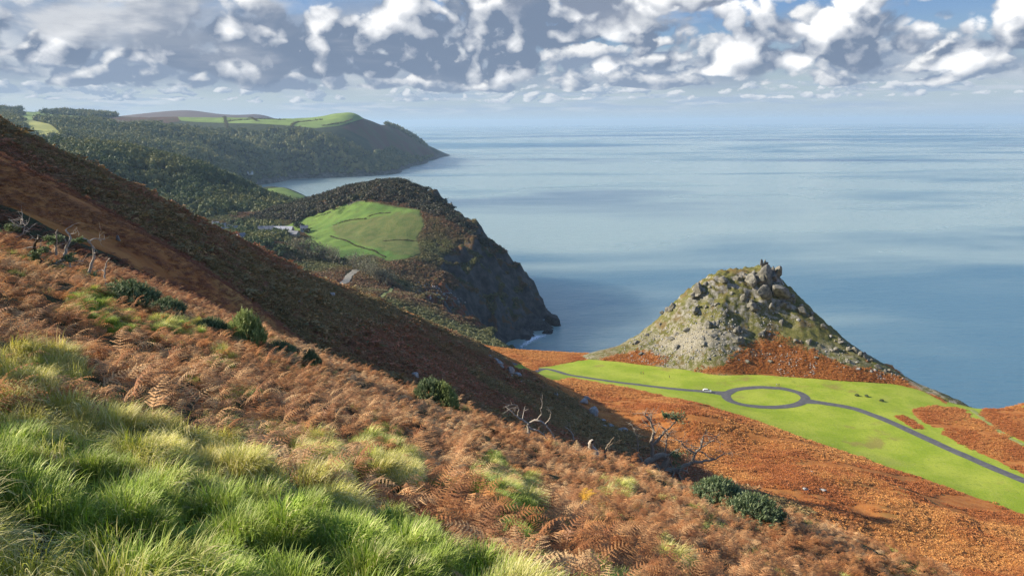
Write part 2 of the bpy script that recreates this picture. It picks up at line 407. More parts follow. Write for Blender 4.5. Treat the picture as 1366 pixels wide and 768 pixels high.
def zpoly(pp, z=104.0):
    return np.array([at_z(px, py, z)[:2] for px, py in pp])
FIELD = gpoly([(684, 489), (720, 489.5), (745, 486), (770, 481), (800, 477.5), (860, 486), (920, 493), (1000, 499), (1080, 503), (1190, 511), (1230, 521), (1262, 535), (1300, 543),
               (1340, 546), (1366, 541), (1365.9, 686), (1240, 641), (1150, 610), (1060, 580), (1000, 557), (940, 540), (850, 519), (760, 503.5), (690, 491.5)])
FIELD = np.vstack([FIELD[:15], zpoly([(1560, 540), (1560, 755)], 106), FIELD[15:]])
BR = [gpoly([(1216, 545), (1250, 541), (1277, 543), (1290, 547), (1285, 554), (1262, 571), (1244, 569), (1222, 556)]),
      gpoly([(1189, 553), (1205, 553), (1222, 561), (1234, 571), (1222, 572), (1205, 563)]),
      gpoly([(1254, 577), (1275, 563), (1300, 557), (1330, 572), (1366, 596), (1365, 630), (1340, 618), (1300, 600)]),
      gpoly([(1308, 552), (1335, 545), (1365, 536), (1365, 588), (1340, 577), (1318, 562)]),
      gpoly([(1268, 560), (1285, 550), (1297, 552), (1290, 558), (1272, 563)])]
BR[2] = np.vstack([BR[2][:5], zpoly([(1480, 650), (1480, 690)], 107), BR[2][5:]])
BR[3] = np.vstack([BR[3][:3], zpoly([(1500, 530), (1500, 650)], 103), BR[3][3:]])
def field_sd(x, y):
    s = sdist(x, y, FIELD)
    for b in BR: s = np.minimum(s, -sdist(x, y, b))
    return s
RIDGE = np.array([at_y(px, py, Y)[:2] for px, py, Y in ((-200, 60, 195), (0, 155, 215), (160, 243, 245), (300, 320, 270), (480, 395, 305), (640, 462, 335), (740, 520, 318), (840, 578, 285), (960, 640, 232), (1120, 700, 190), (1280, 768, 165), (1500, 860, 130))])
SPUR = np.vstack([RIDGE, [(150, 30), (60, 40), (0, 62), (-60, 130), (-160, 120)]])   # heather and mixed scrub rather than pure bracken
def ground_material():
    m, t, b = mat_new('hillside_ground'); p = pos(t)
    fs = attr(t, 'field'); sp = attr(t, 'spur')
    n1 = noise(p, 0.9, 4, 0.65); n2 = noise(p, 0.06, 4, 0.6); n3 = noise(p, 0.25, 4, .6)
    grass = mixc(n2.ss(.35, .65), (0.24, 0.32, 0.025), (0.35, 0.40, 0.05)); grass = mixc(n1.ss(.48, .75)*0.5, grass, (0.12, 0.19, 0.02)); grass = mixc(noise(p, 0.12, 5, .7).ss(.55, .75)*.5, grass, (0.16, 0.22, 0.03))
    grass = mixc(noise(p, 0.022, 3, .7).ss(.56, .7)*.45, grass, (0.30, 0.30, 0.07))
    brk = mixc(n3.ss(.3, .7), (0.34, 0.115, 0.028), (0.46, 0.19, 0.05)); brk = mixc(n1.ss(.52, .8)*.6, brk, (0.14, 0.05, 0.018)); brk = mixc(noise(p, .03, 4, .65).ss(.55, .7)*.6, brk, (0.30, 0.21, 0.06))
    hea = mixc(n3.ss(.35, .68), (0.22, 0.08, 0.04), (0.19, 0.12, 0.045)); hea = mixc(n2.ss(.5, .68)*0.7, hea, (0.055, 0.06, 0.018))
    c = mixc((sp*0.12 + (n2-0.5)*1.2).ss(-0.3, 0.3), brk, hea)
    e = fs + (n3-0.5)*4.0 + (n1-0.5)*1.6 + (n2-.5)*5.0
    wn = noise(p, 0.035, 4, .65); grass = mixc(wn.ss(.60, .72)*.7, grass, (0.26, 0.20, 0.06)); grass = mixc(noise(p, .5, 3, .7).ss(.6, .72)*.4, grass, (0.42, 0.42, 0.14))
    c = mixc(e.ss(-0.25, 0.25), c, grass)
    setc(t, b, c); bump(t, b, n1*0.6+noise(p, 3.0, 3, .6)*0.4, 0.6, 0.35); return m
M_ground = ground_material()
def add_ground(name, xs, ys, Z, mat):
    me = grid_mesh(name, xs, ys, Z); A, B = np.meshgrid(xs, ys)
    fattr(me, 'field', np.clip(field_sd(A, B), -60, 60)); fattr(me, 'spur', np.clip(sdist(A, B, SPUR), -60, 60))
    return tag(link(name, me, mat, smooth=True), kind='structure')
inner = (XX > NEAR[0]+1) & (XX < NEAR[1]-1) & (YY > NEAR[2]+1) & (YY < NEAR[3]-1)
g = add_ground('hillside', xsN, ysN, np.where(inner, ZN-1.6, ZN), M_ground)
tag(g, 'bracken hillside falling to a bright green valley field above the sea')
def near_material():
    m, t, b = mat_new('turf_soil'); p = pos(t); n = noise(p, 3.0, 5, .65)
    setc(t, b, mixc(n.ss(.35, .65), (0.030, 0.024, 0.010), (0.055, 0.06, 0.018))); bump(t, b, n, 0.8, 0.1); return m
g = tag(link('near_slope', grid_mesh('near_slope', xsn, ysn, Zn), near_material(), smooth=True), 'turf slope under the long grass and rust bracken', kind='structure')

# ------------------------------------------------------------------ sea
def sea_material():
    m = bpy.data.materials.new('sea_water'); m.use_nodes = True; t = m.node_tree; b = t.nodes['Principled BSDF']; p = pos(t)
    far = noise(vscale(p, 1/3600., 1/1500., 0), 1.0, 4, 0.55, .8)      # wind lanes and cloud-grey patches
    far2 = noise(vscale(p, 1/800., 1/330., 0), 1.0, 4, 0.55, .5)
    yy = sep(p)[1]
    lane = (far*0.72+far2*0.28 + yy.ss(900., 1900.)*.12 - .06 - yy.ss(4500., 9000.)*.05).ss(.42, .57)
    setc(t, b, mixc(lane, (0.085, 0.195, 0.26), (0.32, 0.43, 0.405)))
    spot = noise(vscale(p, 1/5200., 1/1700., 0), 1.0, 3, 0.5, .5)*0.8+far2*0.2     # dark bands far out: cloud shadow painted into the water colour
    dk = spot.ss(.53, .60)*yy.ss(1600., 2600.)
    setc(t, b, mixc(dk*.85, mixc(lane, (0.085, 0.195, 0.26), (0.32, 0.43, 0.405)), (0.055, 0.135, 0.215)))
    b.inputs['IOR'].default_value = 1.5; b.inputs['Specular IOR Level'].default_value = 1.0
    b.inputs['Subsurface Weight'].default_value = 1.0; b.inputs['Subsurface Radius'].default_value = (1, 1, 1); b.inputs['Subsurface Scale'].default_value = 1500.0   # light spreads through the water
    rr = lane.lr(0, 1, .42, .25); t.links.new(rr.k, b.inputs['Roughness'])
    w = noise(vscale(p, 1/22., 1/8., 0), 1.0, 5, 0.6, .5)*1.0 + noise(vscale(p, 1/50., 1/30., 0), 1.0, 3, .5)*0.7
    bump(t, b, w, 1.0, 3.6); return m
def polar_disc(name, rmax, n=96):
    V = [(0, 0, 0)]; Fq = []
    for r in (rmax/60, rmax/12, rmax/3, rmax):
        for i in range(n): V.append((r*math.sin(2*math.pi*i/n), r*math.cos(2*math.pi*i/n), 0))
    me = bpy.data.meshes.new(name); tri = [(0, 1+(i+1) % n, 1+i) for i in range(n)]
    for k in range(3):
        for i in range(n):
            j = (i+1) % n; tri.append((1+k*n+i, 1+k*n+j, 1+(k+1)*n+j, 1+(k+1)*n+i))
    me.from_pydata(V, [], tri); return me
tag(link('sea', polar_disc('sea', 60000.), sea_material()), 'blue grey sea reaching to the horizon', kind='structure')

# ------------------------------------------------------------------ Castle-like crag hill beside the field
CP = []
def cyp(lst, dz=0.0):
    for px, py, Y in lst:
        p = at_y(px, py, Y); CP.append((p[0], p[1], p[2]+dz))
cyp([(790, 472, 476), (820, 464, 474), (850, 448, 470), (880, 425, 466), (905, 400, 463), (930, 384, 461), (955, 370, 459), (985, 367, 457), (1010, 363, 455), (1032, 364, 453),
     (1044, 382, 450), (1065, 400, 446), (1090, 421, 440), (1110, 438, 434), (1150, 468, 420), (1200, 499, 402), (1235, 518, 390)])
cyp([(890, 445, 452), (950, 400, 448), (1000, 396, 445), (1040, 410, 440), (950, 430, 435), (1000, 436, 432), (1060, 440, 428), (1110, 464, 418), (880, 468, 440), (940, 462, 424), (1000, 468, 420),
     (1070, 474, 414), (1130, 490, 404)])
cyp([(820, 464, 492), (850, 448, 490), (880, 425, 488), (905, 400, 486), (930, 384, 482), (955, 370, 480), (985, 367, 478), (1010, 363, 476), (1044, 382, 468), (1065, 400, 464), (1090, 421, 458), (1110, 438, 450), (1150, 468, 436)], -9)
for px, py in ((790, 480), (830, 483), (860, 487), (920, 494), (1000, 500), (1080, 504), (1190, 512), (1240, 526)):
    q = hit([px], [py], hNg, 100, 900)[0]; CP.append((q[0], q[1], q[2]-0.3)); CP.append((q[0]-1, q[1]-14, q[2]-7))
for x, y, z in ((60, 540, 20), (110, 545, 25), (160, 545, 30), (200, 520, 30), (240, 470, 30), (270, 430, 40), (20, 540, 20), (300, 395, 60), (150, 590, -30), (60, 590, -30), (230, 560, -30)): CP.append((x, y, z))
rbfC = Rbf(CP, 0.0005)
xsC = np.arange(25, 300, 0.9); ysC = np.arange(372, 600, 0.9); XC, YC = np.meshgrid(xsC, ysC)
def hC(x, y):
    z = rbfC(x, y); b = z-hNg(x, y); k = sst(0.5, 9, b); hi = sst(108, 150, z)
    rid = fbm(x*0.8+y*0.3, y, 16, 5, 41, 0.55, ridged=True)
    st = (x*0.35+y*0.15+z*0.9)/4.2; st = (st-np.floor(st)); 
    return z + k*(rid*(1.3+1.6*hi) + fbm(x, y, 3.2, 3, 47, .55)*(0.3+.4*hi) + (sst(0.1, .55, st)-0.5)*(.3+.7*hi))
ZC = hC(XC, YC); hCg = Bil(xsC, ysC, ZC)
def crag_material():
    m, t, b = mat_new('crag_ground'); p = pos(t); x, y, z = sep(p)
    nz = sep(X(t, t.nodes.new('ShaderNodeNewGeometry').outputs['Normal']))[2]
    n0 = noise(p, 0.05, 5, .6); n1 = noise(p, 0.35, 5, .65); n2 = noise(p, 1.6, 4, .6)
    rock = mixc(n1.ss(.35, .7), (0.16, 0.15, 0.13), (0.36, 0.34, 0.29)); rock = mixc(n2.ss(.5, .75)*.6, rock, (0.07, 0.068, 0.06))
    green = mixc(n1.ss(.3, .7), (0.10, 0.105, 0.025), (0.19, 0.17, 0.055)); green = mixc(noise(p, .12, 4, .6).ss(.5, .66)*.7, green, (0.17, 0.105, 0.045)); green = mixc(n2.ss(.45, .7)*.5, green, (0.035, 0.045, 0.012))
    brk = mixc(n1.ss(.3, .7), (0.22, 0.065, 0.016), (0.34, 0.13, 0.035)); brk = mixc(n2.ss(.5, .75)*.5, brk, (0.11, 0.06, 0.02))
    pale = mixc(n2.ss(.35, .65), (0.36, 0.33, 0.25), (0.17, 0.15, 0.10))
    steep = nz.ss(.80, .60)
    c = mixc((n0-0.5 + (n1-0.5)*.8 + (z-122.)*0.006).ss(-.12, .1), mixc(n1.ss(.42, .6), green, pale), green)
    low = attr(t, 'bracken')*.16
    c = mixc((low+(n1-.5)*3+(n0-.5)*2).ss(-.4, .5)*0.92, c, brk)
    scr = attr(t, 'scree'); c = mixc((scr*.05-.35+(n1-.5)*3.8+(n0-.5)*2.5+(n2-.5)*1.8).ss(-.1, .5), c, pale)
    c = mixc((steep*.7 + (z-150.)*0.008 + (n1-.5)*1.3).ss(.36, .8), c, rock)
    setc(t, b, c); bump(t, b, n2*.7+noise(p, 5., 3, .6)*.3, 0.7, 0.5); return m
me = grid_mesh('rocky_hill', xsC, ysC, ZC)
qx, qy = project(np.stack([XC, YC, ZC], -1).reshape(-1, 3))
SCREE = [(880, 440), (930, 418), (960, 425), (1010, 440), (1000, 460), (1060, 478), (960, 478), (900, 486), (860, 470), (840, 462)]
CRAG_BR = [[(800, 480), (830, 472), (852, 468), (880, 472), (886, 482), (870, 490), (800, 490)], [(930, 496), (968, 484), (992, 466), (1022, 452), (1050, 458), (1080, 468), (1112, 482), (1160, 494), (1200, 503), (1240, 528), (1180, 516), (1060, 508)]]
fattr(me, 'bracken', np.clip(np.maximum(sdist(qx, qy, CRAG_BR[0]), sdist(qx, qy, CRAG_BR[1])), -30, 30))
fattr(me, 'scree', np.clip(sdist(qx, qy, SCREE), -40, 40))
rocky = tag(link('rocky_hill', me, crag_material(), smooth=False), 'steep rocky hill with jagged grey crags rising between green field and sea', kind='structure')

# ------------------------------------------------------------------ middle headland with the sloping green pasture
DP = []
def dyp(lst, dz=0.0):
    for px, py, Y in lst:
        p = at_y(px, py, Y); DP.append((p[0], p[1], p[2]+dz))
dyp([(395, 274, 1250), (440, 258, 1200), (490, 244, 1150), (525, 240, 1130), (565, 256, 1090), (600, 288, 1045), (635, 307, 1010), (660, 336, 975), (690, 366, 955), (712, 396, 940), (721, 418, 925)])
dyp([(430, 365, 770), (460, 375, 705), (520, 395, 650), (560, 420, 610), (620, 448, 575), (650, 460, 555), (560, 400, 690), (600, 420, 675), (640, 440, 660)])
dyp([(612, 348, 905), (640, 330, 935), (690, 400, 925), (700, 440, 880), (665, 452, 815), (650, 400, 860), (680, 430, 850), (600, 382, 815), (560, 360, 820), (590, 340, 890), (560, 320, 930)])
dyp([(400, 302, 1080), (470, 285, 1060), (550, 282, 1010), (550, 345, 850), (450, 332, 915), (385, 313, 1000), (420, 322, 960), (500, 320, 935), (540, 305, 960), (440, 280, 1110), (500, 262, 1090), (550, 265, 1070)])
dyp([(330, 318, 900), (300, 305, 1060), (345, 292, 1150), (370, 332, 850), (300, 345, 760), (400, 350, 820), (480, 345, 855)])
DP += [(p[0]*1.0, p[1], p[2]) for p in ((-330, 1420, 40), (-200, 1380, -10), (-80, 1290, -30), (20, 1200, -60), (60, 1080, -80), (90, 980, -80), (70, 900, -40), (20, 790, -20), (60, 700, -20), (-20, 700, 25), (40, 640, 20),
      (-500, 1250, 110), (-620, 1000, 130), (-600, 800, 150), (-400, 620, 130), (-260, 560, 110), (-500, 1450, 60), (130, 850, -60), (-120, 1500, -60), (150, 1250, -100))]
rbfD = Rbf(DP, 0.0005)
xsD = np.arange(-700, 180, 3.0); ysD = np.arange(540, 1520, 3.0); XD, YD = np.meshgrid(xsD, ysD)
def hD(x, y):
    z = rbfD(x, y); e = 6.0; gx = (rbfD(x+e, y)-rbfD(x-e, y))/(2*e); g2 = (rbfD(x, y+e)-rbfD(x, y-e))/(2*e); st = sst(.35, .9, np.hypot(gx, g2))
    return z + fbm(x, y, 70, 5, 61)*2.6 + st*(fbm(x, y, 34, 5, 71, .6, ridged=True)*15 + fbm(x, y, 9, 3, 77)*3.2)
ZD = hD(XD, YD); hDg = Bil(xsD, ysD, ZD)
PASTURE = [(378, 303), (410, 290), (445, 279), (480, 268), (505, 271), (530, 276), (560, 281), (566, 300), (556, 318), (562, 338), (545, 345), (520, 349), (490, 340), (470, 346), (440, 343), (405, 333), (395, 326), (418, 316), (400, 308)]
def head_material():
    m, t, b = mat_new('headland_ground'); p = pos(t); z = sep(p)[2]
    nz = sep(X(t, t.nodes.new('ShaderNodeNewGeometry').outputs['Normal']))[2]
    n0 = noise(p, 0.015, 5, .6); n1 = noise(p, 0.09, 5, .65); n2 = noise(p, 0.5, 4, .6)
    ps = attr(t, 'pasture'); lw = attr(t, 'lowland')
    grass = mixc(n0.ss(.35, .65), (0.075, 0.15, 0.03), (0.15, 0.23, 0.045)); grass = mixc(n1.ss(.45, .7)*.6, grass, (0.085, 0.11, 0.03)); grass = mixc(n2.ss(.5, .7)*.4, grass, (0.07, 0.10, 0.025))
    scrub = mixc(n1.ss(.35, .65), (0.035, 0.045, 0.014), (0.085, 0.06, 0.025)); scrub = mixc(n0.ss(.45, .62)*.8, scrub, (0.13, 0.06, 0.03))
    red = mixc(n1.ss(.35, .7), (0.17, 0.05, 0.028), (0.22, 0.085, 0.03)); red = mixc(n2.ss(.5, .7)*.5, red, (0.04, 0.035, 0.015))
    rock = mixc(n1.ss(.35, .7), (0.035, 0.034, 0.033), (0.105, 0.095, 0.08)); rock = mixc(n2.ss(.55, .75)*.6, rock, (0.03, 0.03, 0.03))
    c = mixc((lw*.08+(n1-.5)*1.4).ss(-.3, .3), scrub, red)
    dull_area = attr(t, 'rough'); grass = mixc((dull_area*.12+(n0-.5)*2.+(n1-.5)).ss(-.3, .5)*.85, grass, mixc(n1.ss(.35, .65), (0.075, 0.10, 0.03), (0.13, 0.135, 0.045)))  # duller green on the lower right of the pasture
    c = mixc((ps*.5+(n1-.5)*5.+(n0-.5)*7.).ss(-.6, .6), c, grass)
    c = mixc((nz.ss(.78, .58)+(n1-.5)*.7+z.ss(22., 6.)*.6).ss(.3, .6), c, rock)
    setc(t, b, c); bump(t, b, n2, .6, 1.2); return m
me = grid_mesh('headland', xsD, ysD, ZD); qx, qy = project(np.stack([XD, YD, ZD], -1).reshape(-1, 3))
fattr(me, 'pasture', np.clip(sdist(qx, qy, PASTURE), -40, 40))
fattr(me, 'rough', np.clip(sdist(qx, qy, [(440, 300), (490, 291), (530, 284), (570, 280), (570, 345), (525, 343), (495, 330), (450, 315)]), -40, 40))  # outline of the duller pasture colour
fattr(me, 'lowland', np.clip(sdist(qx, qy, [(330, 345), (420, 345), (460, 372), (500, 400), (540, 392), (590, 375), (640, 420), (660, 470), (500, 470), (300, 400)]), -40, 40))
headland = tag(link('headland', me, head_material(), smooth=True), 'headland with sloping green pasture, scrubby top and dark sea cliffs', kind='structure')

# ------------------------------------------------------------------ wooded hill behind the village, and the small green point beyond it
WP = []
def wyp(lst, dz=0.0):
    for px, py, Y in lst:
        p = at_y(px, py, Y); WP.append((p[0], p[1], p[2]+dz))
wyp([(-60, 192, 1560), (75, 194, 1540), (130, 196, 1520), (200, 205, 1500), (250, 220, 1480), (300, 240, 1450), (350, 262, 1420), (385, 275, 1400)])
wyp([(300, 300, 1160), (350, 292, 1220), (200, 262, 1260), (100, 215, 1320), (150, 245, 1260), (0, 215, 1350), (260, 285, 1170), (240, 250, 1320), (300, 268, 1300)])
wyp([(345, 254, 1930), (378, 252, 1930), (403, 262, 1830), (385, 268, 1720), (350, 262, 1760)])
wyp([(75, 194, 1900), (200, 205, 1850), (300, 240, 1750)], -45)
WP += [(-750, 2100, 30), (-560, 2080, 20), (-650, 2250, -50), (-430, 2000, -40), (-400, 1850, 0), (-380, 1680, 20), (-300, 1500, 20), (-1000, 2200, 60), (-1300, 2300, 100), (-300, 1900, -60), (-1500, 1700, 220), (-1400, 1200, 200), (-900, 1050, 130), (-700, 1000, 110)]
rbfW = Rbf(WP, 0.0005)
xsW = np.arange(-1500, -250, 8.0); ysW = np.arange(1050, 2320, 8.0); XW, YW = np.meshgrid(xsW, ysW); ZW = rbfW(XW, YW)+fbm(XW, YW, 120, 4, 81)*5; hWg = Bil(xsW, ysW, ZW)
def wood_floor(name, green):
    m, t, b = mat_new(name); p = pos(t); n0 = noise(p, 0.01, 5, .6); n1 = noise(p, 0.05, 5, .65)
    gs = attr(t, 'green'); yl = attr(t, 'straw'); hl = attr(t, 'heath')
    c = mixc(n1.ss(.35, .65), (0.022, 0.034, 0.014), (0.045, 0.055, 0.022))
    c = mixc((hl*.3+(n0-.5)*2).ss(-.4, .4), c, mixc(n0.ss(.4, .6), (0.10, 0.045, 0.032), (0.075, 0.065, 0.03)))
    c = mixc((gs+(n1-.5)*.6).ss(-.25, .25), c, mixc(n0.ss(.35, .65), green, tuple(v*1.35 for v in green)))
    c = mixc((yl+(n1-.5)*.6).ss(-.25, .25), c, (0.36, 0.36, 0.10))
    cliff = sep(p)[2].ss(34., 12.)*n1.ss(.3, .55); c = mixc(cliff, c, mixc(n1.ss(.4, .65), (0.06, 0.058, 0.055), (0.15, 0.135, 0.115)))
    setc(t, b, c); bump(t, b, n1, .5, 4.); return m
M_far = wood_floor('far_land', (0.15, 0.21, 0.05))
def sd_multi(qx, qy, polys):
    s = np.full(qx.shape, -40.0)
    for p in polys: s = np.maximum(s, sdist(qx, qy, p))
    return np.clip(s, -40, 40)
me = grid_mesh('wooded_hill', xsW, ysW, ZW); qx, qy = project(np.stack([XW, YW, ZW], -1).reshape(-1, 3))
POINT = [(345, 252), (378, 250), (408, 262), (392, 271), (355, 262)]
sg = sd_multi(qx, qy, [POINT]); sg = np.where(YW.ravel() > 1650, sg, -20)
fattr(me, 'green', sg); fattr(me, 'straw', np.full(len(qx), -40.)); fattr(me, 'heath', np.full(len(qx), -40.))
tag(link('wooded_hill', me, M_far, smooth=True), 'dark wooded hillside behind the village roofs', kind='structure')

# ------------------------------------------------------------------ far coast: wooded bay, headland, fields, moor
FP = []
def fyp(lst, dz=0.0):
    for px, py, Y in lst:
        p = at_y(px, py, Y); FP.append((p[0], p[1], p[2]+dz))
SHORE = [(336, 247), (345, 246), (392, 238), (428, 237), (460, 235.5), (496, 234), (527, 231.5), (545, 224), (556, 220), (572, 214), (587, 210)]
for px, py in SHORE:
    q = at_z(px, py, 2.0); FP.append(tuple(q)); q = at_z(px, py, 0.0); FP.append((q[0]+60, q[1]-160, -45.))
fyp([(400, 161, 4300), (440, 158, 4300), (470, 156, 4300), (482, 158, 4350), (500, 164, 4600), (525, 171, 4900), (545, 181, 5100), (565, 193, 5300), (580, 204, 5480)])
fyp([(300, 166, 4800), (350, 166, 4800), (400, 165, 4850), (440, 163, 4850), (470, 162, 4850), (485, 166, 4900)], -22)
fyp([(235, 157, 4450), (270, 157, 4450), (310, 157.5, 4400), (350, 158.5, 4400)])
fyp([(440, 172, 4000), (400, 172, 3950), (350, 167, 4050), (300, 163, 4200), (350, 178, 3850), (440, 200, 3680), (500, 200, 4000), (400, 205, 3560), (350, 210, 3300), (330, 228, 3000), (500, 180, 4350), (540, 205, 4500), (300, 190, 3600)])
fyp([(240, 160, 4300), (200, 160, 4200), (150, 155, 4300), (100, 152, 4200), (50, 152, 4000), (0, 150, 3900), (-80, 146, 3900)])
fyp([(20, 172, 2600), (80, 187, 2400), (0, 163, 3000), (60, 164, 3000), (110, 178, 2800), (200, 182, 3000), (250, 202, 2800), (300, 222, 2780), (318, 242, 2740), (150, 190, 2700), (250, 178, 3500), (150, 168, 3500)])
fyp([(320, 250, 2500), (300, 250, 2400), (200, 215, 2350), (80, 200, 2200), (-60, 180, 2300)], -25)
FP += [(-100, 5300, -120), (-300, 4200, -90), (-100, 6200, -160), (-900, 6000, 150), (-2000, 5500, 260), (-3000, 5200, 270), (-400, 6600, -200), (-4000, 4500, 270)]
rbfF = Rbf(FP, 0.0005)
xsF = np.arange(-3700, -80, 16.0); ysF = np.arange(2300, 6600, 16.0); XF, YF = np.meshgrid(xsF, ysF); ZF = rbfF(XF, YF)+fbm(XF, YF, 240, 5, 91)*6*sst(10, 60, rbfF(XF, YF)); hFg = Bil(xsF, ysF, ZF)
me = grid_mesh('far_coast', xsF, ysF, ZF); qx, qy = project(np.stack([XF, YF, ZF], -1).reshape(-1, 3))
FAR_GREEN = [[(228, 140), (345, 140), (400, 140), (440, 140), (478, 140), (486, 158), (452, 168), (420, 171), (390, 168), (345, 165), (300, 164), (262, 163), (240, 161)],
             [(0, 155), (60, 152), (120, 156), (128, 162), (70, 160), (20, 160)], [(0, 150), (40, 148), (80, 151), (30, 153)]]
FAR_STRAW = [[(20, 163), (40, 160), (68, 166), (88, 184), (60, 187), (40, 178)]]
FAR_HEATH = [[(455, 170), (484, 158), (530, 172), (588, 208), (560, 212), (520, 200), (500, 205), (490, 185)], [(120, 158), (240, 150), (240, 162), (200, 168), (160, 170)]]
fattr(me, 'green', sd_multi(qx, qy, FAR_GREEN)); fattr(me, 'straw', sd_multi(qx, qy, FAR_STRAW)); fattr(me, 'heath', sd_multi(qx, qy, FAR_HEATH))
tag(link('far_coast', me, M_far, smooth=True), 'distant wooded coast with green clifftop fields and a steep headland', kind='structure')
MP = []
for px, py, Y in ((120, 160, 8000), (180, 155, 8000), (215, 150, 8000), (255, 147.5, 8000), (290, 152, 8000), (318, 154.5, 8200), (340, 152.5, 8200), (362, 157, 8200), (380, 166, 8200)):
    p = at_y(px, py, Y); MP.append(p)
    for dy, dz in ((-1500, -110), (1500, -130)): MP.append((p[0], p[1]+dy, p[2]+dz))
rbfM = Rbf(MP, 0.0005); xsM = np.arange(-5200, -2200, 40.); ysM = np.arange(6700, 9600, 40.); XM, YM = np.meshgrid(xsM, ysM)
M_moor = simple('moor_heather', (0.10, 0.06, 0.055), (0.13, 0.085, 0.06), 0.004, obj=False)
tag(link('moor', grid_mesh('moor', xsM, ysM, rbfM(XM, YM)), M_moor, smooth=True), 'purple brown moorland hill on the skyline behind the green fields', kind='structure')

# ------------------------------------------------------------------ roads and paths
def smooth_line(P, n=10):
    P = np.asarray(P, float); out = []
    for i in range(len(P)-1):
        p0 = P[max(i-1, 0)]; p1 = P[i]; p2 = P[i+1]; p3 = P[min(i+2, len(P)-1)]
        for k in range(n):
            t = k/n; out.append(0.5*((2*p1)+(-p0+p2)*t+(2*p0-5*p1+4*p2-p3)*t*t+(-p0+3*p1-3*p2+p3)*t**3))
    out.append(P[-1]); return np.array(out)
def ribbon(name, line, width, h, dz, mat, cross=5, jit=0.0):
    L = np.asarray(line); T = np.gradient(L, axis=0); T /= np.linalg.norm(T, axis=1)[:, None]+1e-9; Nn = np.stack([T[:, 1], -T[:, 0]], 1)
    w = np.broadcast_to(width, (len(L),)); V = []
    for k in range(cross):
        s = (k/(cross-1)-0.5)
        j = jit*vnoise(np.arange(len(L))*0.7+k*13, np.zeros(len(L))+k, 5) if k in (0, cross-1) else 0
        q = L+Nn*(s*w+j)[:, None]; V.append(np.column_stack([q, h(q[:, 0], q[:, 1])+dz-(0.06 if k in (0, cross-1) else 0)]))
    V = np.stack(V, 1).reshape(-1, 3); i = np.arange(len(L)*cross).reshape(len(L), cross)
    Fq = np.stack([i[:-1, :-1], i[1:, :-1], i[1:, 1:], i[:-1, 1:]], -1).reshape(-1, 4)
    return link(name, mesh_np(name, V, Fq), mat, smooth=True)
M_road = simple('asphalt', (0.085, 0.085, 0.09), (0.13, 0.128, 0.125), 0.5, 0.85, 0.25, obj=False)
M_track = simple('stony_track', (0.20, 0.19, 0.16), (0.28, 0.26, 0.21), 0.4, obj=False)
M_path = simple('trodden_turf', (0.22, 0.27, 0.06), (0.33, 0.31, 0.12), 0.4, obj=False)
def gl(pp, n=8): return smooth_line(gpoly(pp), n)
ROAD_L = gl([(680, 484), (720, 492.5), (760, 500), (800, 506), (850, 512.5), (900, 518.5), (945, 522.5), (974, 525)])
ROAD_R = gl([(1070, 533.5), (1085, 535.5), (1100, 537.5), (1140, 545), (1180, 559), (1230, 581.5), (1290, 608), (1366, 640)])
ROAD_R = np.vstack([ROAD_R, zpoly([(1440, 668), (1540, 705)], 109)])
LOOP = gl([(1021.5+53*math.cos(a_)-2*math.sin(a_), 529.6+13.2*math.sin(a_)+2.2*math.cos(a_)) for a_ in np.linspace(-.9*math.pi, 1.1*math.pi, 29)], 4)
wL = 4.6+8.5*np.linspace(0, 1, len(ROAD_L))**14; wR = 5.0+9.0*np.linspace(1, 0, len(ROAD_R))**12
for nm, L, w, dz, lab in (('road', ROAD_L, wL, 0.10, 'narrow grey road crossing the green field towards the headland'), ('road', ROAD_R, wR, 0.10, 'grey road curving away from the turning loop below the bracken patches'),
                          ('turning_loop', LOOP, 4.8, 0.13, 'oval grey road loop around an island of grass')):
    tag(ribbon(nm, L, w, hNg, dz, M_road, 5, .3), lab, kind='structure')
DR = smooth_line(hit([447, 454, 463, 468, 476], [385, 380, 373, 366, 360], hDg, 500, 1300)[:, :2], 8)
tag(ribbon('lane', DR, np.linspace(4.5, 8.5, len(DR)), hDg, 0.5, M_track, 5, 1.5), 'pale lane climbing into the trees below the pasture', kind='structure')
DR2 = smooth_line(hit([500, 508, 516, 523], [402, 397, 391, 385], hDg, 500, 1300)[:, :2], 6)
tag(ribbon('green_path', DR2, 3.0, hDg, 0.4, M_path), 'thin grassy path on the red slope below the trees', kind='structure')
P3 = gl([(1296, 546), (1318, 563), (1340, 579), (1366, 593)], 6)
tag(ribbon('field_path', P3, 2.4, hNg, 0.12, M_path, 4, .8), 'pale trodden path between the bracken patches', kind='structure')

# ------------------------------------------------------------------ rocks
def ico(sub):
    bm = bmesh.new(); bmesh.ops.create_icosphere(bm, subdivisions=sub, radius=1.0)
    V = np.array([v.co[:] for v in bm.verts]); Fq = np.array([[v.index for v in f.verts] for f in bm.faces]); bm.free(); return V, Fq
ICO = {k: ico(k) for k in (1, 2, 3, 4)}
def rock_np(seed, sub=3, cuts=14, rough=0.06, blocky=0):
    r = np.random.default_rng(seed); V = ICO[sub][0].copy()
    if blocky: V = V/(np.abs(V)**blocky).sum(1)[:, None]**(1/blocky)*.82
    for _ in range(cuts):
        n = r.normal(size=3); n /= np.linalg.norm(n); d = r.uniform(.42, .8); e = V@n-d; V = V-np.where(e > 0, e, 0)[:, None]*n*0.97
    V = V*(1+rough*(fbm(V[:, 0]*3+seed, V[:, 1]*3+V[:, 2]*2, 1.0, 3, seed))[:, None]); return V, ICO[sub][1]
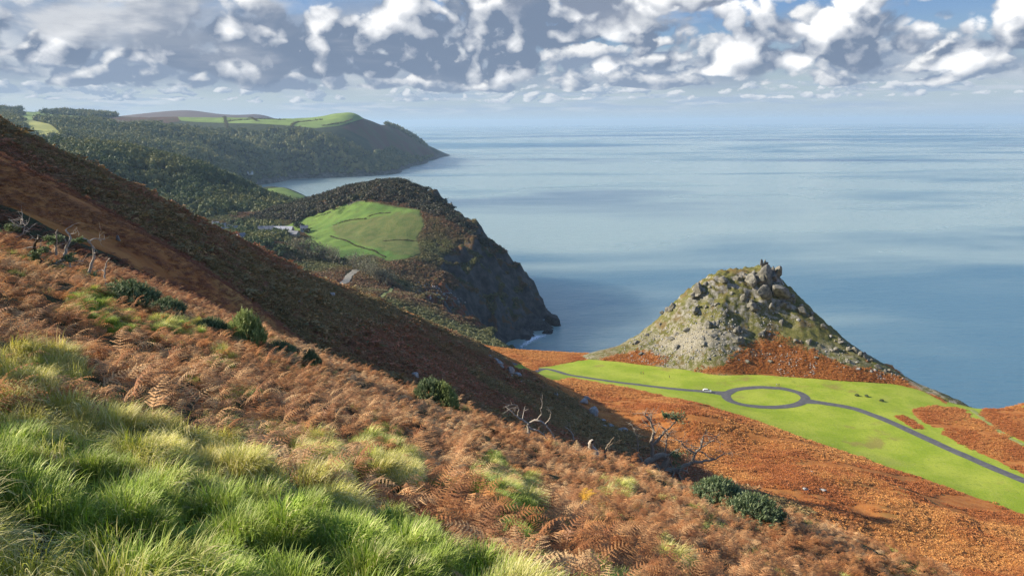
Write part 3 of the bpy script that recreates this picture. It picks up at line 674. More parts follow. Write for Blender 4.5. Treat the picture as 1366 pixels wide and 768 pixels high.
def rock_mat(name, a, b_, lichen):
    m, t, b = mat_new(name); p = pos(t); n1 = noise(p, 0.5, 5, .65); n2 = noise(p, 2.2, 5, .65)
    c = mixc(n1.ss(.35, .68), a, b_); c = mixc(n2.ss(.52, .72)*.75, c, tuple(v*.35 for v in a)); c = mixc(noise(p, .9, 3, .5).ss(.58, .7)*.5, c, lichen)
    setc(t, b, c); bump(t, b, n2*.6+n1*.4, .8, .6); return m
M_rock = rock_mat('crag_rock', (0.12, 0.115, 0.095), (0.29, 0.27, 0.22), (0.25, 0.24, 0.10))
M_pale = rock_mat('pale_stone', (0.26, 0.25, 0.23), (0.46, 0.44, 0.40), (0.30, 0.28, 0.18))
M_wet = rock_mat('sea_rock', (0.03, 0.03, 0.03), (0.085, 0.08, 0.07), (0.10, 0.09, 0.05))
ROCKS = []
for i in range(9):
    V, Fq = rock_np(100+i, 3, 13, .06, 7); ROCKS.append(mesh_np('rock_shape', V, Fq)); ROCKS[-1].materials.append(M_rock)
PALE = []
for i in range(5):
    V, Fq = rock_np(140+i, 2, 12, .07); PALE.append(mesh_np('pale_rock_shape', V, Fq)); PALE[-1].materials.append(M_pale)
def put_rock(name, me, p, s, parent=None, rz=None):
    o = link(name, me, None, parent); o.location = p; o.scale = s; o.rotation_euler = (random.uniform(-.3, .3), random.uniform(-.35, .1), random.uniform(0, 6.28) if rz is None else rz); return o
CRAGS = [(1017, 352, 9, 17), (1022, 366, 24, 30), (1034, 366, 17, 26), (1028, 384, 30, 20), (1010, 372, 22, 18), (908, 389, 12, 14), (898, 405, 22, 20), (886, 413, 18, 16), (872, 424, 16, 12), (965, 369, 26, 14),
         (944, 379, 28, 18), (928, 389, 22, 18), (985, 369, 20, 12), (1000, 366, 18, 14), (1005, 402, 20, 26), (992, 394, 16, 20), (952, 403, 18, 12), (930, 409, 22, 16), (1049, 402, 24, 16), (1032, 407, 16, 14), (1069, 409, 18, 22), (1082, 418, 16, 16),
         (948, 431, 28, 16), (955, 445, 18, 14), (979, 451, 30, 14), (986, 439, 22, 14), (1021, 441, 17, 15), (1066, 451, 18, 11), (1081, 453, 18, 11), (1120, 453, 16, 12), (1137, 464, 16, 14), (1150, 471, 18, 14), (1171, 486, 12, 18), (1110, 466, 16, 11),
         (905, 460, 14, 9), (859, 470, 14, 8), (1096, 432, 16, 14), (1056, 395, 16, 14), (1160, 478, 12, 12), (1183, 492, 12, 9), (1128, 480, 14, 9), (915, 437, 18, 12), (900, 447, 16, 10), (968, 415, 14, 12), (935, 455, 20, 11), (1090, 476, 12, 8), (1040, 428, 14, 10),
         (880, 432, 14, 12), (862, 444, 14, 9), (846, 456, 14, 8), (1000, 478, 14, 7), (1030, 480, 12, 7), (950, 475, 16, 8), (920, 474, 15, 8), (975, 388, 14, 10), (1145, 490, 12, 8)]
rr = np.random.default_rng(3)
for _ in range(44):
    px = rr.uniform(840, 1180); top = np.interp(px, [800, 905, 1020, 1045, 1110, 1200], [468, 402, 375, 385, 440, 498]); bot = np.interp(px, [800, 920, 1000, 1200], [474, 492, 497, 505])
    s = rr.uniform(3, 7); CRAGS.append((px, rr.uniform(top+6, bot-6), s*rr.uniform(1, 1.5), s))
hits = hit([c[0] for c in CRAGS], [c[1]+c[3]*.25 for c in CRAGS], hCg, 300, 700, 700)
for k, ((px, py, w, hh), p) in enumerate(zip(CRAGS, hits)):
    s = p[1]/FPX; sx = w*s*(.58 if k < 5 else .40); sz = hh*s*(.78 if k < 5 else .46)
    sm = k >= 55
    if p[1] > 520 or p[2] < 100: continue
    if sm: put_rock('boulder', PALE[k % 5] if k % 3 else ROCKS[k % 9], (p[0], p[1]+sx*.3, p[2]-sz*.05), (sx, sx*rr.uniform(.8, 1.2), sz), rocky); continue
    for j in range(4 if k < 30 else 3):                 # each crag is a stack of tilted slabs
        ox, oz = rr.normal(0, sx*.5), rr.normal(0, sz*.45) if j else 0.0; f = 1.0 if j == 0 else rr.uniform(.35, .75)
        q = np.array([p[0]+ox, p[1]+sx*.2+rr.normal(0, sx*.3), 0]); q[2] = min(p[2]+sz*.15+oz, hCg(q[0], q[1])+sz*.55)
        o = put_rock('crag', ROCKS[(k*3+j) % 9], q, (sx*f*rr.uniform(.8, 1.15), sx*f*rr.uniform(.7, 1.1), sz*f*rr.uniform(.8, 1.2)), rocky); o.rotation_euler = (rr.normal(0, .15), -.45+rr.normal(0, .18), rr.normal(.3, .5))
# loose pale stones too many to tell apart
q = rr.uniform(0, 1, (5200, 2)); px = 800+q[:, 0]*410; py = 400+q[:, 1]*112
clus = fbm(px, py, 30, 3, 5)+0.8*inpoly(px, py, SCREE)
ok = (clus > .42) & (py > np.interp(px, [800, 905, 1020, 1045, 1110, 1200], [468, 402, 380, 390, 440, 498])+3) & (py < np.interp(px, [800, 920, 1000, 1200], [476, 494, 499, 507]))
P = hit(px[ok], py[ok], hCg, 300, 700, 500); P = P[(P[:, 2] > 101) & (P[:, 1] < 520)]
scatter('scree', P, rr.uniform(0, 6.28, len(P)), rr.uniform(.2, .8, len(P))**1.5, PALE, 'pale loose stones strewn over the rocky hill', 'stones', tilt=rr.uniform(-.5, .5, (len(P), 2)))
q = rr.uniform(0, 1, (420, 2)); px = 540+q[:, 0]*85; py = 372+q[:, 1]*36; ok = inpoly(px, py, [(546, 376), (575, 379), (604, 392), (618, 405), (598, 402), (568, 393), (552, 384)]) | (rr.random(420) < .12)
P = hit(px[ok], py[ok], hDg, 450, 1500, 700); scatter('headland_stones', P, rr.uniform(0, 6.28, len(P)), rr.uniform(.5, 1.7, len(P)), PALE, 'pale stones spilling down the headland slope', 'stones')
# boulders on the open slopes, told apart by what they lie beside
BL = [(443, 393, 10, 9, 'pale rounded boulder alone on the dark heather slope'), (158, 318, 6, 9, 'small white boulder high on the dark brown spur'), (399, 402, 5, 5, 'small pale boulder beside the rounded one on heather slope'),
      (553, 499, 17, 8, 'flat pale slab of rock lying on the dark slope'), (566, 521, 7, 9, 'grey boulder half hidden beside the round gorse bush'),
      (656, 475, 9, 6, None), (662, 479, 14, 8, None), (670, 486, 15, 10, None), (678, 492, 14, 9, None), (686, 499, 13, 8, None), (694, 506, 9, 5, None), (665, 488, 9, 6, None), (680, 501, 8, 5, None),
      (774, 529, 15, 10, None), (781, 536, 18, 12, None), (787, 545, 15, 10, None), (795, 549, 13, 8, None), (802, 558, 16, 9, None), (814, 566, 14, 7, None), (830, 573, 14, 6, None), (843, 580, 12, 5, None), (742, 526, 8, 4, None), (806, 565, 9, 6, None),
      (1074, 652, 10, 5, 'pale flat boulder on the orange bracken slope'), (1097, 653, 12, 4, 'long low pale boulder next to flat boulder on bracken slope'), (1084, 629, 6, 3, 'tiny pale stone above the two boulders on bracken slope')]
for k, (px, py, w, hh, lab) in enumerate(BL):
    if lab is None: px += rr.normal(0, 3); py += rr.normal(0, 1.5); f_ = rr.uniform(.55, 1.35); w *= f_; hh *= f_
    p = hit([px], [py+hh*.3], hNg, 70, 700)[0]; s = math.hypot(p[1], p[0])/FPX
    o = put_rock('boulder', PALE[k % 5], (p[0], p[1], p[2]+hh*s*.3), (w*s*.6, w*s*.5, hh*s*.65))
    if lab: tag(o, lab, 'boulder')
    elif px < 700: tag(o, 'pale grey rock in the outcrop at the foot of the dark spur', 'boulder', 'rocks of the spur foot outcrop')
    else: tag(o, 'pale grey rock along the broken crest at the shadow edge', 'boulder', 'rocks along the shadowed crest')
# sea rocks and foam below the headland
for k, (px, py, w, hh, lab) in enumerate([(736, 425, 32, 21, 'dark sea stack rock off the headland tip'), (716, 432, 46, 13, 'low dark reef joining the cliff to the sea stack'), (731, 441, 17, 8, 'small dark rock awash in surf'), (706, 446, 14, 4, 'wet dark rock low in the surf under the cliff')]):
    p = at_z(px, py+hh*.35, 0.0); s = p[1]/FPX; me = ROCKS[(k*2) % 9].copy(); me.materials.clear(); me.materials.append(M_wet)
    o = put_rock('sea_rock', me, (p[0], p[1], hh*s*.3), (w*s*.62, w*s*.5, hh*s*.62), rz=.4*k); tag(o, lab, 'rock')
m, t, b = mat_new('sea_foam'); n = noise(pos(t), .35, 5, .7); setc(t, b, (0.8, 0.83, 0.85)); a = (attr(t, 'edge')+(n-.5)*2.4).ss(.15, .5); t.links.new(a.k, b.inputs['Alpha'])
FO = [(690, 462), (697, 456), (704, 450), (712, 446), (722, 446), (735, 442), (745, 436), (752, 434), (738, 446), (722, 452), (706, 460), (694, 466)]
W2 = at_z([p[0] for p in FO], [p[1] for p in FO], 0.0)[:, :2]; xs = np.arange(W2[:, 0].min()-20, W2[:, 0].max()+20, 2.); ys = np.arange(W2[:, 1].min()-20, W2[:, 1].max()+20, 2.)
A, B = np.meshgrid(xs, ys); me = grid_mesh('surf', xs, ys, np.full(A.shape, .12)); fattr(me, 'edge', np.clip(sdist(A, B, W2)/14, -2, .6)); tag(link('surf', me, m), 'white surf washing around the rocks below the cliff', 'surf', kind='stuff')

# ------------------------------------------------------------------ plant shapes
def tri_mesh(name, V, Fq, hue=None, mat=None):
    me = mesh_np(name, np.asarray(V), [np.asarray(Fq)])
    if hue is not None: fattr(me, 'hue', hue)
    if mat: me.materials.append(mat)
    return me
def frond_np(r, L, az, lean, width, base=(0, 0, 0)):
    """one dead bracken frond: bare stipe, arching rachis, paired pinnae made of leaflets"""
    V = []; Fq = []; d = np.array([math.sin(az), math.cos(az), 0]); side = np.array([math.cos(az), -math.sin(az), 0]); up = np.array([0, 0, 1.])
    n = 16; P = [np.array(base, float)]; ang = math.pi/2-lean*0.4
    for i in range(n):
        ang -= lean*(0.02+0.19*(i/n)); P.append(P[-1]+(d*math.cos(ang)+up*math.sin(ang))*(L/n))
    P = np.array(P)
    for i in range(n):                     # rachis
        w = 0.007*(1-i/n)+.002; k = len(V); V += [P[i]-side*w, P[i]+side*w, P[i+1]]; Fq.append((k, k+1, k+2))
    for i in range(5, n+1):
        t = (i-5)/(n-5); lp = width*(1-t)**.75*r.uniform(.75, 1.1)+.02; tang = P[min(i, n)]-P[i-1]; tang /= np.linalg.norm(tang)
        for s in (-1, 1):
            curl = r.uniform(-.1, .9); q = P[i].copy(); dirp = side*s*.85+tang*.45-up*.1
            m = 7 if lp > .12 else (5 if lp > .07 else 3); seg = lp/m
            for j in range(m):
                dirp = dirp-up*(.16*curl); dirp /= np.linalg.norm(dirp); nx = q+dirp*seg; lw = seg*.62*(1-j/m)**.6+.004
                off = np.cross(dirp, np.cross(side*s, tang)); off = np.cross(up*.7+side*s*.5, dirp); off /= np.linalg.norm(off)+1e-9
                k = len(V); V += [q, nx, q+off*lw+dirp*seg*.4+up*r.uniform(-.4, .25)*lw, q-off*lw+dirp*seg*.4+up*r.uniform(-.4, .25)*lw]; Fq += [(k, k+1, k+2), (k, k+3, k+1)]; q = nx
    return np.array(V), np.array(Fq)
def bracken_clump(seed, nf, hmin, hmax, mat):
    r = np.random.default_rng(seed); Vs = []; Fs = []; hu = []; o = 0
    for i in range(nf):
        V, Fq = frond_np(r, r.uniform(hmin, hmax), r.uniform(0, 6.28), r.uniform(.7, 1.7), r.uniform(.16, .30), (r.uniform(-.22, .22), r.uniform(-.22, .22), -.05))
        V[:, :2] += (V[:, 2:3]*r.normal(0, .12, 2)); Vs.append(V); Fs.append(Fq+o); o += len(V); hu.append(np.full(len(V), r.random()**2))
    return tri_mesh('bracken_shape', np.vstack(Vs), np.vstack(Fs), np.concatenate(hu), mat)
def grass_tuft(seed, nb, rad, lmin, lmax, lean, mat, wid=0.0035, straw=.25):
    r = np.random.default_rng(seed); Vs = []; Fs = []; hu = []; o = 0; S = 5
    for i in range(nb):
        a = r.uniform(0, 6.28); q = rad*math.sqrt(r.random()); p = np.array([q*math.cos(a), q*math.sin(a), -.03]); L = r.uniform(lmin, lmax)
        hd = np.array([math.cos(a)*.5+lean+r.normal(0, .25), math.sin(a)*.5+r.normal(0, .25), 0]); st = np.linalg.norm(hd); hd /= st+1e-9
        ang = math.pi/2-r.uniform(.05, .35); bend = min(st, 1.4)*r.uniform(.25, .62); sd = np.array([-hd[1], hd[0], 0]); w = wid*r.uniform(.7, 1.4); V = []
        for k in range(S):
            ww = w*(1-(k/S)**1.5); V += [p-sd*ww, p+sd*ww]; p = p+(hd*math.cos(ang)+np.array([0, 0, math.sin(ang)]))*(L/S); ang -= bend*(.6+.25*k)
        V.append(p); Fq = []
        for k in range(S-1): a0 = 2*k; Fq += [(a0, a0+1, a0+3), (a0, a0+3, a0+2)]
        Fq.append((2*S-2, 2*S-1, 2*S)); Vs.append(np.array(V)); Fs.append(np.array(Fq)+o); o += len(V)
        hu.append(np.full(len(V), min(1, (.75+.25*r.random()) if r.random() < straw else r.random()*.3)))
    return tri_mesh('grass_shape', np.vstack(Vs), np.vstack(Fs), np.concatenate(hu), mat)
def crumple(seed, n, w, h, s, mat, flat=.6):
    """low dome of small leaf faces, for cover seen from far off"""
    r = np.random.default_rng(seed); V = []; hu = []
    for i in range(n):
        a = r.uniform(0, 6.28); q = math.sqrt(r.random()); c = np.array([q*math.cos(a)*w, q*math.sin(a)*w, h*(1-q*q)*r.uniform(.35, 1)]); e = r.normal(size=(3, 3))*s; e[:, 2] *= flat; V += list(c+e); hu += [r.random()**2]*3
    return tri_mesh('cover_shape', V, np.arange(3*n).reshape(-1, 3), hu, mat)
def shoots(seed, n, rad, hgt, mat, nl=12, ll=.11, lw=.012, dome=True):
    """gorse: dense upright spiny shoots over a dome"""
    r = np.random.default_rng(seed); V = []; Fq = []; hu = []
    for i in range(n):
        a = r.uniform(0, 6.28); q = math.sqrt(r.random()); b = np.array([q*math.cos(a)*rad, q*math.sin(a)*rad, hgt*(1-.75*q*q)*r.uniform(.55, 1.)])
        ax = np.array([math.cos(a)*q*.8+r.normal(0, .2), math.sin(a)*q*.8+r.normal(0, .2), 1.]); ax /= np.linalg.norm(ax); L = hgt*r.uniform(.22, .42); hv = r.random()
        for j in range(nl):
            t = j/nl; p = b+ax*L*(t-.5); d = r.normal(size=3); d -= ax*(d@ax); d /= np.linalg.norm(d)+1e-9; d = d*.75+ax*.75; s = np.cross(d, ax); s /= np.linalg.norm(s)+1e-9; l = ll*(1.1-.6*t)*r.uniform(.8, 1.2)
            k = len(V); V += [p-s*lw, p+s*lw, p+d*l]; Fq.append((k, k+1, k+2)); hu += [hv*t]*3
    return tri_mesh('gorse_shape', V, Fq, hu, mat)
def tubes_np(lines, sides=6):
    """tapered tubes: each line = (points, radii)"""
    Vs = []; Fs = []; o = 0
    for P, Rr in lines:
        P = np.asarray(P, float); n = len(P); T = np.gradient(P, axis=0); T /= np.linalg.norm(T, axis=1)[:, None]+1e-9
        u = np.cross(T[0], (0.3, 0.2, 1.)); u /= np.linalg.norm(u)+1e-9
        for i in range(n):
            u = u-T[i]*(u@T[i]); u /= np.linalg.norm(u)+1e-9; v = np.cross(T[i], u); a = np.arange(sides)*2*math.pi/sides; Vs.append(P[i]+Rr[i]*(np.cos(a)[:, None]*u+np.sin(a)[:, None]*v))
        for i in range(n-1):
            for k in range(sides): k2 = (k+1) % sides; Fs.append((o+i*sides+k, o+i*sides+k2, o+(i+1)*sides+k2, o+(i+1)*sides+k))
        o += n*sides
    return np.vstack(Vs), np.array(Fs)
def branch_lines(r, p, d, L, rad, depth, out, wob=.35, droop=0.0, kids=(2, 4), shrink=.62):
    n = 6; P = [np.array(p, float)]; d = np.array(d, float)
    for i in range(n):
        d = d+r.normal(0, wob, 3)*.35+np.array([0, 0, -droop*.1]); d /= np.linalg.norm(d); P.append(P[-1]+d*L/n)
    out.append((depth, np.array(P), np.linspace(rad, rad*.45, n+1)))
    if depth > 0:
        for _ in range(r.integers(*kids)):
            i = r.integers(2, n+1); nd = d*.55+r.normal(0, .55, 3); nd[2] += .1; branch_lines(r, P[i], nd/np.linalg.norm(nd), L*shrink*r.uniform(.7, 1.2), rad*.5, depth-1, out, wob, droop, kids, shrink)
def leaf_cloud(r, centers, n, spread, s):
    V = []
    c = centers[r.integers(0, len(centers), n)]+r.normal(size=(n, 3))*spread
    e = r.normal(size=(n, 3, 3))*s; V = (c[:, None, :]+e).reshape(-1, 3); return V, np.arange(3*n).reshape(-1, 3)

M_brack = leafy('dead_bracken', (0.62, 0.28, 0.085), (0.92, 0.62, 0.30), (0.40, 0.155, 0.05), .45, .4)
M_grass = leafy('long_grass', (0.25, 0.38, 0.012), (0.52, 0.49, 0.06), (0.92, 0.80, 0.40), .26, .5)
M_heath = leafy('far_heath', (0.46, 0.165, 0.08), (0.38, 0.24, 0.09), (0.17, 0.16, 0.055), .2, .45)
M_fbrk = leafy('far_bracken', (0.52, 0.175, 0.04), (0.78, 0.38, 0.10), (0.36, 0.13, 0.04), .25, .3)
M_gorse = leafy('gorse_green', (0.075, 0.125, 0.05), (0.11, 0.17, 0.065), (0.30, 0.36, 0.15), .25, .2)
M_wood = leafy('wood_crowns', (0.05, 0.085, 0.025), (0.19, 0.18, 0.05), (0.10, 0.12, 0.035), .2, .45)
M_bare = simple('bare_bark', (0.10, 0.075, 0.05), (0.26, 0.21, 0.15), 6.0, .85)
M_dead = simple('bleached_wood', (0.30, 0.25, 0.19), (0.52, 0.46, 0.38), 9.0, .8)
M_dark = simple('dark_bark', (0.045, 0.035, 0.025), (0.16, 0.12, 0.08), 5.0, .9, bmp=.4)

# ------------------------------------------------------------------ near slope: long grass and dead bracken
GRASS_EDGE = [(-200, 440), (0, 478), (60, 495), (130, 505), (200, 522), (270, 545), (330, 566), (400, 590), (470, 605), (540, 640), (600, 668), (650, 700), (720, 738), (800, 760), (860, 800), (1000, 1000), (-900, 1600)]
GRASS_EDGE = [(a, b+20) for a, b in GRASS_EDGE]
GPATCH = [(425, 582, 22, 16), (505, 580, 26, 14), (650, 617, 16, 22), (690, 648, 30, 22), (515, 612, 34, 22), (820, 645, 18, 12), (900, 735, 20, 9), (30, 478, 60, 22), (160, 420, 22, 9), (120, 395, 24, 14), (240, 425, 40, 10), (700, 690, 20, 9), (445, 625, 40, 12), (290, 470, 16, 10)]
def near_pts(n, rmin, rmax, seed, amin=-43, amax=47, power=1.0):
    r = np.random.default_rng(seed); rad = rmin+(rmax-rmin)*r.random(n)**power; a = np.radians(r.uniform(amin, amax, n)); x = rad*np.sin(a); y = rad*np.cos(a); z = hground(x, y); return np.column_stack([x, y, z])
def grassy(P):
    px, py = project(P+np.array([0, 0, .34])); s = sdist(px, py, GRASS_EDGE)+fbm(P[:, 0], P[:, 1], 1.6, 3, 19)*26*np.clip(9/np.hypot(P[:, 0], P[:, 1]), .3, 1.4)
    for cx, cy, w, h in GPATCH: s = np.maximum(s, (1-np.hypot((px-cx)/w, (py-cy)/h))*14)
    return s
TUFT = [grass_tuft(i, 130, .14, .12, .28, .8, M_grass, .003, .30) for i in range(5)] + [grass_tuft(20+i, 120, .15, .08, .17, .3, M_grass, .0032, .05) for i in range(3)] + [grass_tuft(40+i, 40, .14, .22, .42, 1.1, M_grass, .002, .9) for i in range(2)]
BRK = [bracken_clump(i, 5, .55, .95, M_brack) for i in range(7)]
r = np.random.default_rng(11)
C = near_pts(5000, 1.2, 34, 11, power=.72); C = C[grassy(C) > -3]; nb = 8                    # tussock hearts, each a handful of tufts
P = np.repeat(C[:, :2], nb, 0)+r.normal(0, .085, (len(C)*nb, 2)); P = np.column_stack([P, hground(P[:, 0], P[:, 1])]); big = np.repeat(r.uniform(.75, 1.35, len(C)), nb)
off = np.hypot(*(P[:, :2]-np.repeat(C[:, :2], nb, 0)).T); P[:, 2] += .2*big*np.exp(-(off/.12)**2)
dry = np.repeat(fbm(C[:, 0], C[:, 1], 2.6, 3, 77)+r.normal(0, .28, len(C)), nb); n = len(P)
idx = np.where(dry > .28, r.integers(0, 5, n), np.where(dry < -.35, r.integers(5, 8, n), r.integers(0, 8, n))); idx = np.where((r.random(n) < .12) & (dry > -.1), r.integers(8, 10, n), idx)
scatter('grass', P, np.repeat(r.normal(-.5, .8, len(C)), nb)+r.normal(0, .35, n), big*r.uniform(.75, 1.1, n), TUFT, 'long windblown green and straw grass on the near slope', 'grass', tint=np.clip(.42+dry*1.0, 0, 1), idx=idx)
P = near_pts(17500, 3, 66, 12, power=.66); s = grassy(P); P = P[(s < 1.5) | ((s < 70) & (rng.random(len(s)) < .035))]
mot = fbm(P[:, 0], P[:, 1], 3.2, 3, 33)
scatter('bracken', P, rng.uniform(0, 6.28, len(P)), rng.uniform(.45, .95, len(P)), BRK, 'rust brown dead bracken covering the near slope', 'bracken', tint=np.clip(.5+mot*.7+rng.normal(0, .25, len(P)), 0, 1), tilt=rng.normal(0, .12, (len(P), 2)))
M_fold = leafy('shaded_bracken', (0.30, 0.105, 0.045), (0.42, 0.19, 0.075), (0.20, 0.08, 0.035), .3, .45)  # darker bracken copy, the fold's partial shade put into its colour
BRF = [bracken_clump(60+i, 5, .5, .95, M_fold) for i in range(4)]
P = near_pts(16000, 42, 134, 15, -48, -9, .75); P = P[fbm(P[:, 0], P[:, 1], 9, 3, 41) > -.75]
scatter('fold_bracken', P, rng.uniform(0, 6.28, len(P)), rng.uniform(.5, 1.2, len(P)), BRF, 'red brown bracken darkened for shade on the fold below the dark spur', 'bracken', tint=np.clip(.45+fbm(P[:, 0], P[:, 1], 11, 4, 37)*1.2, 0, 1))
# thin green grass showing between the fronds
P = near_pts(9000, 5, 50, 13, power=.7); s = grassy(P); P = P[(s < 0) & (fbm(P[:, 0], P[:, 1], 2.0, 3, 51) > .35)]
scatter('grass_tufts', P, rng.normal(-.4, .5, len(P)), rng.uniform(.8, 1.3, len(P)), TUFT[:8], 'green grass tufts showing between bracken fronds', 'grass', tint=rng.random(len(P))*.6)

# ------------------------------------------------------------------ cover on the farther slopes
FB = [crumple(i, 46, .75, .42, .17, M_fbrk, .32) for i in range(5)]; FH = [crumple(20+i, 46, .7, .5, .16, M_heath, .45) for i in range(5)]
def slope_pts(n, x0, x1, y0, y1, seed):
    r = np.random.default_rng(seed); x = r.uniform(x0, x1, n); y = r.uniform(y0, y1, n); return np.column_stack([x, y, hNg(x, y)])
P = slope_pts(340000, -260, 330, 40, 520, 21); px, py = project(P); rad = np.hypot(P[:, 0], P[:, 1])
ok = (px > -60) & (px < 1430) & (py < 800) & (rad > np.where(np.arctan2(P[:, 0], P[:, 1]) < -.15, 128, 58)) & (P[:, 2] > 88); P = P[ok]
fs = field_sd(P[:, 0], P[:, 1]); sp = sdist(P[:, 0], P[:, 1], SPUR)+fbm(P[:, 0], P[:, 1], 22, 3, 9)*8; ins = inpoly(P[:, 0], P[:, 1], COAST); keep = (fs < -.6+fbm(P[:, 0], P[:, 1], 6, 2, 4)*1.5) & ins
ck = hCg(P[:, 0], P[:, 1])-P[:, 2]; inC = (P[:, 0] > 26) & (P[:, 0] < 298) & (P[:, 1] > 374) & (P[:, 1] < 598); keep &= ~(inC & (ck > .1))
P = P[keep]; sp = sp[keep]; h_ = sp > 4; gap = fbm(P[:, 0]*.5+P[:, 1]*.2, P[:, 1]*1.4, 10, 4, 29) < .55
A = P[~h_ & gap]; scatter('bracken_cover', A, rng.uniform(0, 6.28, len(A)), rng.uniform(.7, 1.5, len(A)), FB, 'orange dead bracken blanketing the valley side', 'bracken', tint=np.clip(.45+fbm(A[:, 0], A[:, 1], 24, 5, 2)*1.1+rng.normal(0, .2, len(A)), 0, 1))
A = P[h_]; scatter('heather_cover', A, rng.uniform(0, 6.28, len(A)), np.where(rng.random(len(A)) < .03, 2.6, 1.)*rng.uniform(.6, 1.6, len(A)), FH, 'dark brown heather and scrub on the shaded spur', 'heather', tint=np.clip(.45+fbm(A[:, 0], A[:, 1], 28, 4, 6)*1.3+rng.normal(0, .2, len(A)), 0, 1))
# bracken skirts of the rocky hill
P = np.column_stack([rng.uniform(30, 290, 60000), rng.uniform(376, 480, 60000), np.zeros(60000)]); P[:, 2] = hCg(P[:, 0], P[:, 1])
pq = project(P); low = np.maximum(sdist(*pq, CRAG_BR[0]), sdist(*pq, CRAG_BR[1]))+fbm(P[:, 0], P[:, 1], 12, 3, 14)*9; P = P[(low > 0) & (P[:, 2] > hNg(P[:, 0], P[:, 1])+.1) & (rng.random(len(P)) < .8)]
scatter('crag_bracken', P, rng.uniform(0, 6.28, len(P)), rng.uniform(.6, 1.2, len(P)), FB, 'orange bracken skirting the foot of the rocky hill', 'bracken', tint=rng.random(len(P)))

# ------------------------------------------------------------------ woods
def crown_np(r, n, w, h, s):
    k = r.integers(7, 11); c = np.column_stack([r.normal(0, w*.42, k), r.normal(0, w*.42, k), h*(.45+.4*r.random(k))]); V, Fq = leaf_cloud(r, c, n, (w*.24, w*.24, h*.14), s)
    cv, cf = ICO[2]; core = cv*np.array([w*.72, w*.72, h*.40])*(1+.25*fbm(cv[:, 0]*2+w, cv[:, 1]*2+cv[:, 2], 1., 2, int(n)))[:, None]+np.array([0, 0, h*.5]); return np.vstack([V, core]), np.vstack([Fq, cf+len(V)])
CROWN = []
for i in range(7):
    r = np.random.default_rng(300+i); V, Fq = crown_np(r, 150, 4.4, 9.0*r.uniform(.85, 1.15), .75); CROWN.append(tri_mesh('crown_shape', V, Fq, np.full(len(V), r.random()), M_wood))
M_scrub = leafy('cloud_shade_scrub', (0.025, 0.034, 0.014), (0.055, 0.06, 0.022), (0.06, 0.045, 0.022), .12, .35)  # cloud shadow over the headland top is put into this dark colour
CROWN2 = []
for i in range(5):
    r = np.random.default_rng(340+i); V, Fq = crown_np(r, 150, 4.6, 6.4*r.uniform(.8, 1.1), .7); CROWN2.append(tri_mesh('scrub_shape', V, Fq, np.full(len(V), r.random()), M_scrub))
def wood(name, h, xr, yr, n, inc, exc, smin, smax, label, seed, zmin=3, kinds=None, td=0.0):
    r = np.random.default_rng(seed); x = r.uniform(*xr, n); y = r.uniform(*yr, n); z = h(x, y); px, py = project(np.column_stack([x, y, z])); k = (z > zmin) & (px > -40) & (px < 1400)
    if inc is not None:
        m = np.zeros(n, bool)
        for p in inc: m |= inpoly(px, py, p)
        k &= m
    for p in exc: k &= ~inpoly(px, py, p)
    k &= fbm(x, y, 90, 3, seed) > -.75
    if xr[0] < -2500: k &= ~((px > 215) & (y > 3850) & (px < 500))
    P = np.column_stack([x, y, z-.8])[k]; sc = r.uniform(smin, smax, len(P))
    return scatter(name, P, r.uniform(0, 6.28, len(P)), sc, kinds or CROWN, label, 'wood', tint=np.clip(.4+td+fbm(P[:, 0], P[:, 1], 70, 3, seed+3)*.9+r.normal(0, .3, len(P)), 0, 1))
wood('woodland', hWg, (-1300, -260), (1060, 1800), 15000, None, [POINT], .6, 1.7, 'dense wood darkened for cloud shadow, covering the hillside behind the village', 51, 20, td=-.22)  # tint lowered: cloud shadow over the hill painted into the crowns
wood('coast_woodland', hFg, (-3000, -150), (2350, 5400), 42000, None, FAR_GREEN+FAR_STRAW+FAR_HEATH, 1.0, 3.0, 'distant hazy woods clothing the slopes of the far bay', 52, 12, td=.18)
HEAD_WOOD = [[(300, 302), (345, 286), (395, 268), (440, 246), (490, 230), (530, 226), (575, 250), (605, 280), (585, 292), (560, 280), (530, 274), (500, 268), (470, 268), (430, 283), (385, 300), (340, 308)], [(600, 282), (660, 330), (648, 330), (596, 292)]]
r0 = np.random.default_rng(4)
wood('headland_scrub', hDg, (-600, 60), (800, 1320), 20000, HEAD_WOOD, [PASTURE], .45, 1.0, 'scrub darkened for cloud shadow, crowning the headland top', 53, 40, CROWN2)
wood('village_trees_mass', hDg, (-620, -150), (780, 1160), 5200, [[(285, 300), (345, 296), (372, 302), (395, 326), (400, 342), (380, 345), (330, 335), (290, 318)]], [], .5, 1.0, 'mixed garden trees around the village houses', 54, 40)
M_hh = leafy('headland_heath', (0.27, 0.12, 0.06), (0.23, 0.22, 0.08), (0.13, 0.15, 0.055), .25, .4)
SC = [crumple(60+i, 60, 1.6, 1.3, .42, M_hh, .8) for i in range(4)]
x = rng.uniform(-600, 80, 100000); y = rng.uniform(542, 1200, 100000); P = np.column_stack([x, y, hDg(x, y)]); px, py = project(P); ps = sdist(px, py, PASTURE); k = (ps < -1.5) & (P[:, 2] > 25) & (dseg(x, y, DR) > 6.5) & (dseg(x, y, DR2) > 3) & (np.hypot(hDg(x+4, y)-hDg(x-4, y), hDg(x, y+4)-hDg(x, y-4))/8 < .85) & (px > 250)
P = P[k]; scatter('headland_heather', P, rng.uniform(0, 6.28, len(P)), rng.uniform(.6, 1.5, len(P)), SC, 'brown heather and bramble over the headland slopes', 'heather', tint=np.clip(.5+fbm(P[:, 0], P[:, 1], 60, 4, 12)*1.2, 0, 1))

